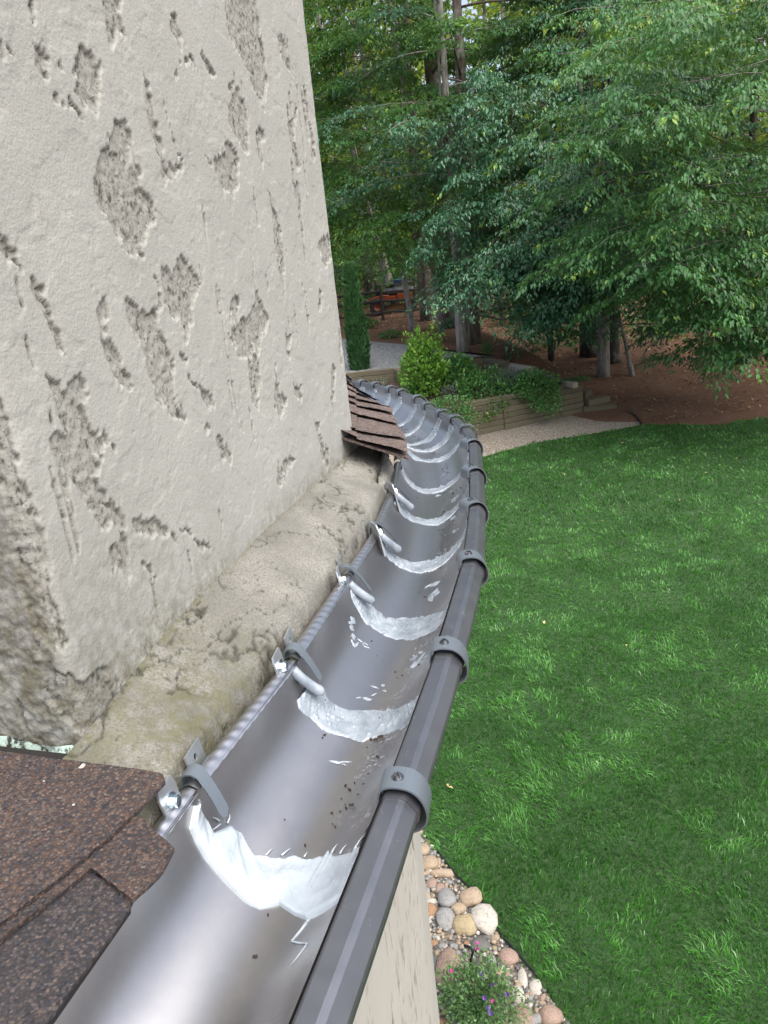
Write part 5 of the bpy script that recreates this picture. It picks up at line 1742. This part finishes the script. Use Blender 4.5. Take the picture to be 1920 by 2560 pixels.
o = link_mesh('undergrowth', V, F, M['leaf_mid'], loc=(0, 0, 0), attrs={'tone': np.repeat(np.clip(drg.normal(.4, .2, n * 4), 0, 1), 4)})
tag(o, 'low green undergrowth between the trunks', 'undergrowth', kind='stuff')

# ---- shrubs and plants
def shrub(name, label, c, rad, n, L, mat, seed, cat='shrub', tone0=.45, aspect=.6, up=.5, lump=.35, tips=.25, stems=5, hang=None, stem_mat=None, top=1.):
    rg = np.random.default_rng(seed)
    c = np.asarray(c, float)
    o = thing(name, label, cat, tuple(c - ZUP * rad[2]))
    d = unit(rg.normal(0, 1, (n, 3)))
    r = (.35 + .65 * rg.random(n) ** .45)
    lum = 1 - lump + 2 * lump * fbm(np.arctan2(d[:, 1], d[:, 0]) * 1.6 + seed, d[:, 2] * 2.3 + 4, 801 + seed, 3)
    P = d * (r * lum)[:, None] * np.asarray(rad)
    P[:, :2] *= np.where(P[:, 2:] > 0, 1 - (1 - top) * P[:, 2:] / rad[2], 1)
    if hang is not None:
        f = np.clip(P @ np.asarray(hang[0]), 0, None)
        P[:, 2] -= f * hang[1]
    D = d * .8 + rg.normal(0, .5, (n, 3)); D[:, 2] += up
    N_ = d * .6 + rg.normal(0, .35, (n, 3)); N_[:, 2] += .8
    l = L * rg.uniform(.6, 1.25, n)
    tn = np.clip(tone0 + rg.normal(0, .13, n) + .28 * (lum - 1) + np.where((r > .9) & (rg.random(n) < tips), .4, 0), 0, 1)
    V, F = leaves(P + c, D, N_, l, l * aspect)
    link_mesh('foliage', V, F, mat, o, attrs={'tone': np.repeat(tn, 4)})
    if stems:
        mb = MB()
        for i in range(stems):
            a = rg.uniform(0, 6.28); q = np.linspace(0, 1, 6)[:, None]
            e = np.array([math.cos(a) * rad[0] * .55, math.sin(a) * rad[1] * .55, rad[2] * rg.uniform(.8, 1.7)])
            mb.tube(c - ZUP * (rad[2] + .03) + e * np.hstack([q ** 1.4, q ** 1.4, q]), np.linspace(.012, .004, 6), 5)
        mb.build('stem', stem_mat or M['bark_dark'], o, smooth=True)
    return o


def on_bed(px, py):
    z = .95
    for _ in range(25):
        p = at_z(px, py, z); z = .5 * z + .5 * float(bedz(p[0], p[1]))
    return at_z(px, py, z)


p = on_bed(1064, 992)
shrub('lime_shrub', 'tall lime green shrub with upright shoots in the planting bed', p + ZUP * .68, (.50, .46, .72), 2400, .105, M['leaf_lime'], 3, tone0=.5, up=.9, lump=.8, top=.7, stems=7)
o_ = bpy.data.objects['lime_shrub']
rg = np.random.default_rng(5)
for (dx, hh) in ((.33, 1.75), (-.30, 1.55), (.12, 1.50), (.5, 1.45)):      # long shoots above the body
    q = rg.random(130)
    P = p + np.stack([dx * (.6 + .4 * q) + rg.normal(0, .06, 130), rg.normal(0, .07, 130), .7 + (hh - .7) * q], -1)
    D = rg.normal(0, .6, (130, 3)); D[:, 2] += .5
    N_ = rg.normal(0, .4, (130, 3)); N_[:, 2] += 1
    V, F = leaves(P, D, N_, .085 * rg.uniform(.7, 1.2, 130), .05)
    tag(link_mesh('shoot', V, F, M['leaf_lime'], o_, attrs={'tone': np.repeat(np.clip(.55 + .4 * q * rg.random(130) * 1.3, 0, 1), 4)}), kind='stuff')
p = on_bed(1142, 968)
shrub('round_shrub', 'mid green broad leaved shrub right of the lime shrub', p + ZUP * .36, (.42, .38, .42), 1300, .11, M['leaf_shrub'], 4, tone0=.55, lump=.45, tips=.3)
w0 = Wp[1] - Wp[0]
hang = (np.array([.37, -.93, 0]), 1.0)
p = at_z(1218, 985, .86)
shrub('trailing_shrub', 'dense dark green shrub spilling over the middle of the timber wall', p + np.array([-.05, .1, .06]), (.74, .55, .50), 4600, .075, M['leaf_shrub'], 6, hang=hang, tone0=.6, lump=.4, tips=.3)
p = at_z(1345, 975, .86)
shrub('trailing_shrub', 'smaller dark green shrub draping over the right part of the timber wall', p + np.array([0, .15, .08]), (.66, .45, .38), 2800, .07, M['leaf_shrub'], 7, hang=hang, tone0=.46, lump=.45, tips=.25)
p = at_z(1125, 1025, .82)
shrub('trailing_shrub', 'low green groundcover spilling over the wall beside the gutter', p + np.array([0, .1, .0]), (.62, .4, .26), 2000, .06, M['leaf_shrub'], 8, hang=hang, tone0=.5, lump=.5)
p = on_bed(1262, 972)
shrub('lavender_plant', 'soft grey green lavender clump behind the trailing shrubs', p + ZUP * .20, (.55, .32, .26), 1700, .11, M['leaf_grey'], 9, cat='plant', aspect=.12, up=1.5, tone0=.4, stems=3)
p = on_bed(1126, 993)
shrub('grey_plant', 'small silvery plant alone on the dark mulch', p + ZUP * .11, (.22, .2, .14), 420, .09, M['leaf_grey'], 10, cat='plant', aspect=.16, up=1., tone0=.3, stems=2)
p = on_bed(1033, 992)
shrub('blue_plant', 'small blue green plant left of the lime shrub foot', p + ZUP * .14, (.20, .18, .16), 420, .075, M['leaf_blue'], 12, cat='plant', tone0=.55, stems=2)
p = at_z(1220, 915, 1.1)
shrub('dark_sapling', 'small dark upright bush against the upper timber wall', p + ZUP * .30, (.16, .15, .36), 480, .06, M['leaf_shrub'], 13, tone0=.12, stems=3)
p = at_z(1437, 950, .85)
shrub('creeping_plant', 'thin creeping green plant on the corner of the lower wall', p, (.36, .16, .06), 260, .055, M['leaf_shrub'], 14, cat='plant', tone0=.2, stems=0)
p = gh(910, 822)
shrub('wood_fern', 'low leafy green plant on the pine straw below the fence', p + ZUP * .18, (.5, .35, .22), 500, .10, M['leaf_mid'], 15, cat='plant', tone0=.5, stems=2)
p = gh(975, 845)
shrub('wood_fern', 'tiny green plant at the edge of the grey gravel drive', p + ZUP * .10, (.35, .25, .12), 260, .09, M['leaf_mid'], 16, cat='plant', tone0=.5, stems=2)
# dry stalks behind the lavender
mb = MB()
rg = np.random.default_rng(8)
base = on_bed(1200, 975)
for i in range(46):
    a = rg.uniform(-1, 1)
    b0 = base + np.array([rg.normal(0, .3), rg.normal(0, .1), 0])
    hh = rg.uniform(.25, .5)
    mb.tube([b0, b0 + np.array([a * .06, 0, hh * .6]), b0 + np.array([a * .18, 0, hh])], [.005, .004, .002], 3, cap=False, tone=rg.random())
o = mb.build('dry_grass', M['straw_blade'], None, loc=tuple(base))
tag(o, 'tuft of dry straw coloured stalks behind the trailing shrub', 'plant')
# yucca
p = at_z(958, 985, .95)
o = thing('yucca_plant', 'spiky pale green yucca just above the gutter rim', 'plant', tuple(p))
for i in range(26):
    a = rg.uniform(0, 6.28); el = rg.uniform(.5, 1.4); L = rg.uniform(.38, .6)
    d = np.array([math.cos(a) * math.cos(el), math.sin(a) * math.cos(el), math.sin(el)])
    s_ = unit(np.cross(d, ZUP + .01)) * .014
    c1 = p + d * L * .5
    V = [p - s_ * .7, p + s_ * .7, c1 + s_, c1 - s_, p + d * L - ZUP * .05 * L, p + d * L * .5 + np.cross(s_, d) * .4]
    link_mesh('blade', V, [(0, 1, 5), (1, 2, 5), (2, 4, 5), (4, 3, 5), (3, 0, 5)], M['yucca'], o, attrs={'tone': np.full(6, rg.uniform(.2, .9))})
# columnar cypress
pb = at_z(905, 962, 1.05)
rg = np.random.default_rng(17)
n = 9000
q = rg.random(n) ** .85
Hc = 2.95
rad = .225 * np.minimum(1, .6 + q * 2.2) * (1 - q ** 2.6 * .72) * (.5 + .5 * rg.random(n) ** .5)
az = rg.uniform(0, 6.28, n)
rad *= .55 + .95 * fbm(az * 1.9, q * 11, 811, 4)
o = thing('cypress', 'narrow dark green columnar cypress beside the chimney edge', 'tree', tuple(pb))
P = pb + np.stack([np.cos(az) * rad, np.sin(az) * rad, q * Hc], -1)
D = np.stack([np.cos(az) * .45, np.sin(az) * .45, np.ones(n)], -1) + rg.normal(0, .25, (n, 3))
N_ = np.stack([np.cos(az), np.sin(az), np.full(n, .35)], -1) + rg.normal(0, .3, (n, 3))
V, F = leaves(P, D, N_, rg.uniform(.08, .22, n), .05)
link_mesh('crown', V, F, M['cypress'], o, attrs={'tone': np.repeat(np.clip(.35 + .3 * (q - .5) + .5 * (fbm(az * 3, q * 16, 815, 2) - .5) + rg.normal(0, .14, n), 0, 1), 4)})
mb = MB(); mb.tube([pb - ZUP * .05, pb + ZUP * 1.2, pb + ZUP * 2.9], [.06, .045, .015], 8)
mb.build('trunk', M['bark_dark'], o, smooth=True)

# petunia in the rock bed
Z2 = lambda x, y: (800 + x / 2.37, 1900 + y / 2.37)
p = at_z(*Z2(930, 1400), .18)
o = shrub('petunia_plant', 'bushy light green petunia with magenta and purple flowers among the river rocks', p, (.27, .27, .17), 3400, .026, M['leaf_petunia'], 18, cat='plant', tone0=.45, lump=.75, up=.4, tips=.25, stems=8, stem_mat=M['leaf_shrub'])
for (fx, fy, pur) in ((930, 1085, 0), (930, 1118, 0), (1090, 1190, 0), (780, 1250, 0), (1025, 1430, 0), (955, 1260, 1), (975, 1410, 1), (1108, 1390, 1), (995, 1470, 1), (1012, 1500, 1), (1025, 1335, 1)):
    c = at_z(*Z2(fx, fy), .34 if fy > 1200 else .20)
    ax = unit(np.array([rg.normal(0, .4), -.5 + rg.normal(0, .3), .9]))
    u = unit(np.cross(ax, [1, .2, 0])); v = np.cross(ax, u)
    mb = MB()
    rr_ = .013 if not pur else .015
    for i in range(5):
        a = i * 1.2566
        d = u * math.cos(a) + v * math.sin(a); s_ = -u * math.sin(a) + v * math.cos(a)
        mb.add([c, c + d * rr_ * .7 + s_ * rr_ * .55 + ax * .006, c + d * rr_ + ax * .004, c + d * rr_ * .7 - s_ * rr_ * .55 + ax * .006], [(0, 1, 2), (0, 2, 3)])
    mb.build('flower', M['petal_purple' if pur else 'petal_pink'], o)
    mb = MB(); mb.tube([c, (c + p) / 2 + ZUP * .04, p - ZUP * .05], [.0016, .0018, .002], 4)
    mb.build('flower_stalk', M['leaf_shrub'], o)
mb = MB()
hk = [at_z(*Z2(x, y), z) for x, y, z in ((885, 1270, .0), (895, 1220, .18), (893, 1172, .30), (912, 1135, .36), (905, 1115, .38), (880, 1104, .38), (855, 1100, .36))]
mb.tube(smooth_line(hk, 24), .0085, 8)
o = mb.build('plant_hook', M['dark_iron'], None, smooth=True, loc=tuple(hk[0]))
tag(o, 'dark iron plant hook standing over the petunia', 'hook')

# ================================================================== FENCE AND WHAT STANDS BEHIND IT
pf = gh(958, 799)
fe = thing('split_rail_fence', 'dark split rail fence at the edge of the wood', 'fence', tuple(pf))
frg = np.random.default_rng(4)
sp_ = 2.35
posts = [pf + np.array([sp_ * i, .12 * i, 0]) for i in (-2, -1, 0, 1, 2, 3)]
for q in posts:
    q[2] = float(terrain(q[0], q[1]))
    mb = MB(); mb.tube([q - ZUP * .1, q + ZUP * .6, q + ZUP * 1.22, q + ZUP * 1.27], [.062, .06, .058, .04], 8)
    mb.build('post', M['fence_wood'], fe)
for i in range(len(posts) - 1):
    for hgt in (.28, .68, 1.05):
        a, c = posts[i] + ZUP * (hgt + frg.normal(0, .02)), posts[i + 1] + ZUP * (hgt + frg.normal(0, .02))
        d = (c - a) * .03
        q = np.linspace(0, 1, 6)[:, None]
        mb = MB(); mb.tube(a - d + (c - a + 2 * d) * q + frg.normal(0, .008, (6, 3)), .05 + frg.normal(0, .006, 6), 7)
        mb.build('rail', M['fence_wood'], fe)

yb = pf[1] + 1.6
ZF = lambda x, y: at_dist(840 + x / 5.53, 650 + y / 5.53, yb)
c = ZF(580, 690)
tr = thing('garden_tractor', 'small orange tractor parked behind the fence', 'tractor', (c[0] + .6, yb, float(terrain(c[0], yb))))
zg = float(terrain(c[0], yb))
def wheel(cx, cz, y, r, rim):
    mb = MB()
    n = 22
    pts = lambda rr_, yy: [np.array([cx + rr_ * math.cos(a), yy, cz + rr_ * math.sin(a)]) for a in np.arange(n) / n * 2 * math.pi]
    rings = [pts(rim, y - .08), pts(r * .93, y - .09), pts(r, y - .05), pts(r, y + .05), pts(r * .93, y + .09), pts(rim, y + .08)]
    V = np.vstack(rings)
    F = [tuple(int(q) for q in f) for f in grid_faces(6, n, True)]
    mb.add(V, F)
    w_ = mb.build('wheel', M['black_rubber'], tr, smooth=False)
    mb = MB(); mb.add(pts(rim, y - .06) + pts(rim * .4, y - .01), [(i, (i + 1) % n, n + (i + 1) % n, n + i) for i in range(n)] + [tuple(range(n, 2 * n))])
    mb.build('rim', M['orange_paint'], w_)
X = np.array([1., 0, 0]); Y = np.array([0, 1., 0])
wheel(c[0], zg + .33, yb, .33, .15)
wheel(c[0] + 1.35, zg + .26, yb, .26, .13)
mb = MB(); mb.box((c[0] + .35, yb + .45, zg + .62), X, Y, ZUP, .45, .35, .06); mb.box((c[0] + 1.15, yb + .45, zg + .62), X, Y, ZUP, .30, .3, .12)
mb.build('body', M['orange_paint'], tr)
mb = MB(); mb.box((c[0] + .25, yb + .45, zg + .80), X, Y, ZUP, .2, .22, .05); mb.box((c[0] + .05, yb + .45, zg + .98), X, Y, ZUP, .05, .22, .2)
mb.build('seat', M['black_rubber'], tr)
mb = MB(); mb.tube([ZF(400, 600) + Y * .2, ZF(500, 540) + Y * .2, ZF(640, 500) + Y * .2, (c[0] + .5, yb + .2, zg + .7)], [.035, .035, .035, .035], 6)
mb.build('loader_arm', M['orange_paint'], tr)
lg = np.random.default_rng(2)
for i, (x, y, s) in enumerate(((860, 690, .08), (900, 660, .075), (940, 640, .07), (850, 655, .06), (980, 690, .08), (900, 700, .07))):
    a = ZF(x, y) + Y * (.5 + .06 * i)
    mb = MB(); mb.tube([a - X * .55, a, a + X * .55], [s, s * 1.03, s * .97], 9)
    tag(mb.build('cut_log', M['log_wood'], None, loc=tuple(a)), 'yellowish cut log in the pile behind the fence', 'log', 'cut logs piled behind the fence')
def tub(px, py, rx, rz, mat, label, name='tub', cat='tub'):
    a = ZF(px, py) + Y * .9
    t_ = np.linspace(0, 2 * math.pi, 14, endpoint=False)
    V, F = [], []
    for s, z in ((.82, -rz), (1., rz * .8), (1.08, rz * .8), (1.08, rz), (.96, rz), (.8, -rz * .8)):
        V += [a + X * rx * s * math.cos(q) + Y * rx * .7 * s * math.sin(q) + ZUP * z for q in t_]
    F = [tuple(int(q) for q in f) for f in grid_faces(6, 14, True)] + [tuple(range(14))[::-1], tuple(range(70, 84))]
    mb = MB(); mb.add(V, F)
    tag(mb.build(name, mat, None, loc=tuple(a)), label, cat)
tub(890, 415, .26, .10, M['white_plastic'], 'larger white tub on the dark rack behind the fence')
tub(750, 437, .20, .075, M['white_plastic'], 'smaller white tub left on the dark rack behind the fence')
tub(1050, 415, .2, .08, M['white_plastic'], 'white tub on the rack right of the leaning trunk')
tub(890, 305, .28, .06, M['blue_plastic'], 'blue tub topmost on the dark rack behind the fence')
a0, a1 = ZF(560, 425), ZF(1100, 455)
rk = thing('storage_rack', 'dark low storage rack holding tubs behind the fence', 'rack', (a0[0], yb + .9, zg))
for dz in (0, .32):
    mb = MB(); mb.box((a0 + a1) / 2 + Y * .9 - ZUP * (.06 - dz), X, Y, ZUP, abs(a1[0] - a0[0]) / 2, .35, .03)
    mb.build('shelf', M['fence_wood'], rk)
for xx in (a0[0], a1[0]):
    for yy in (.6, 1.2):
        mb = MB(); mb.box((xx, yb + yy, (zg + a0[2] + .3) / 2), X, Y, ZUP, .035, .035, (a0[2] + .35 - zg) / 2)
        mb.build('upright', M['fence_wood'], rk)
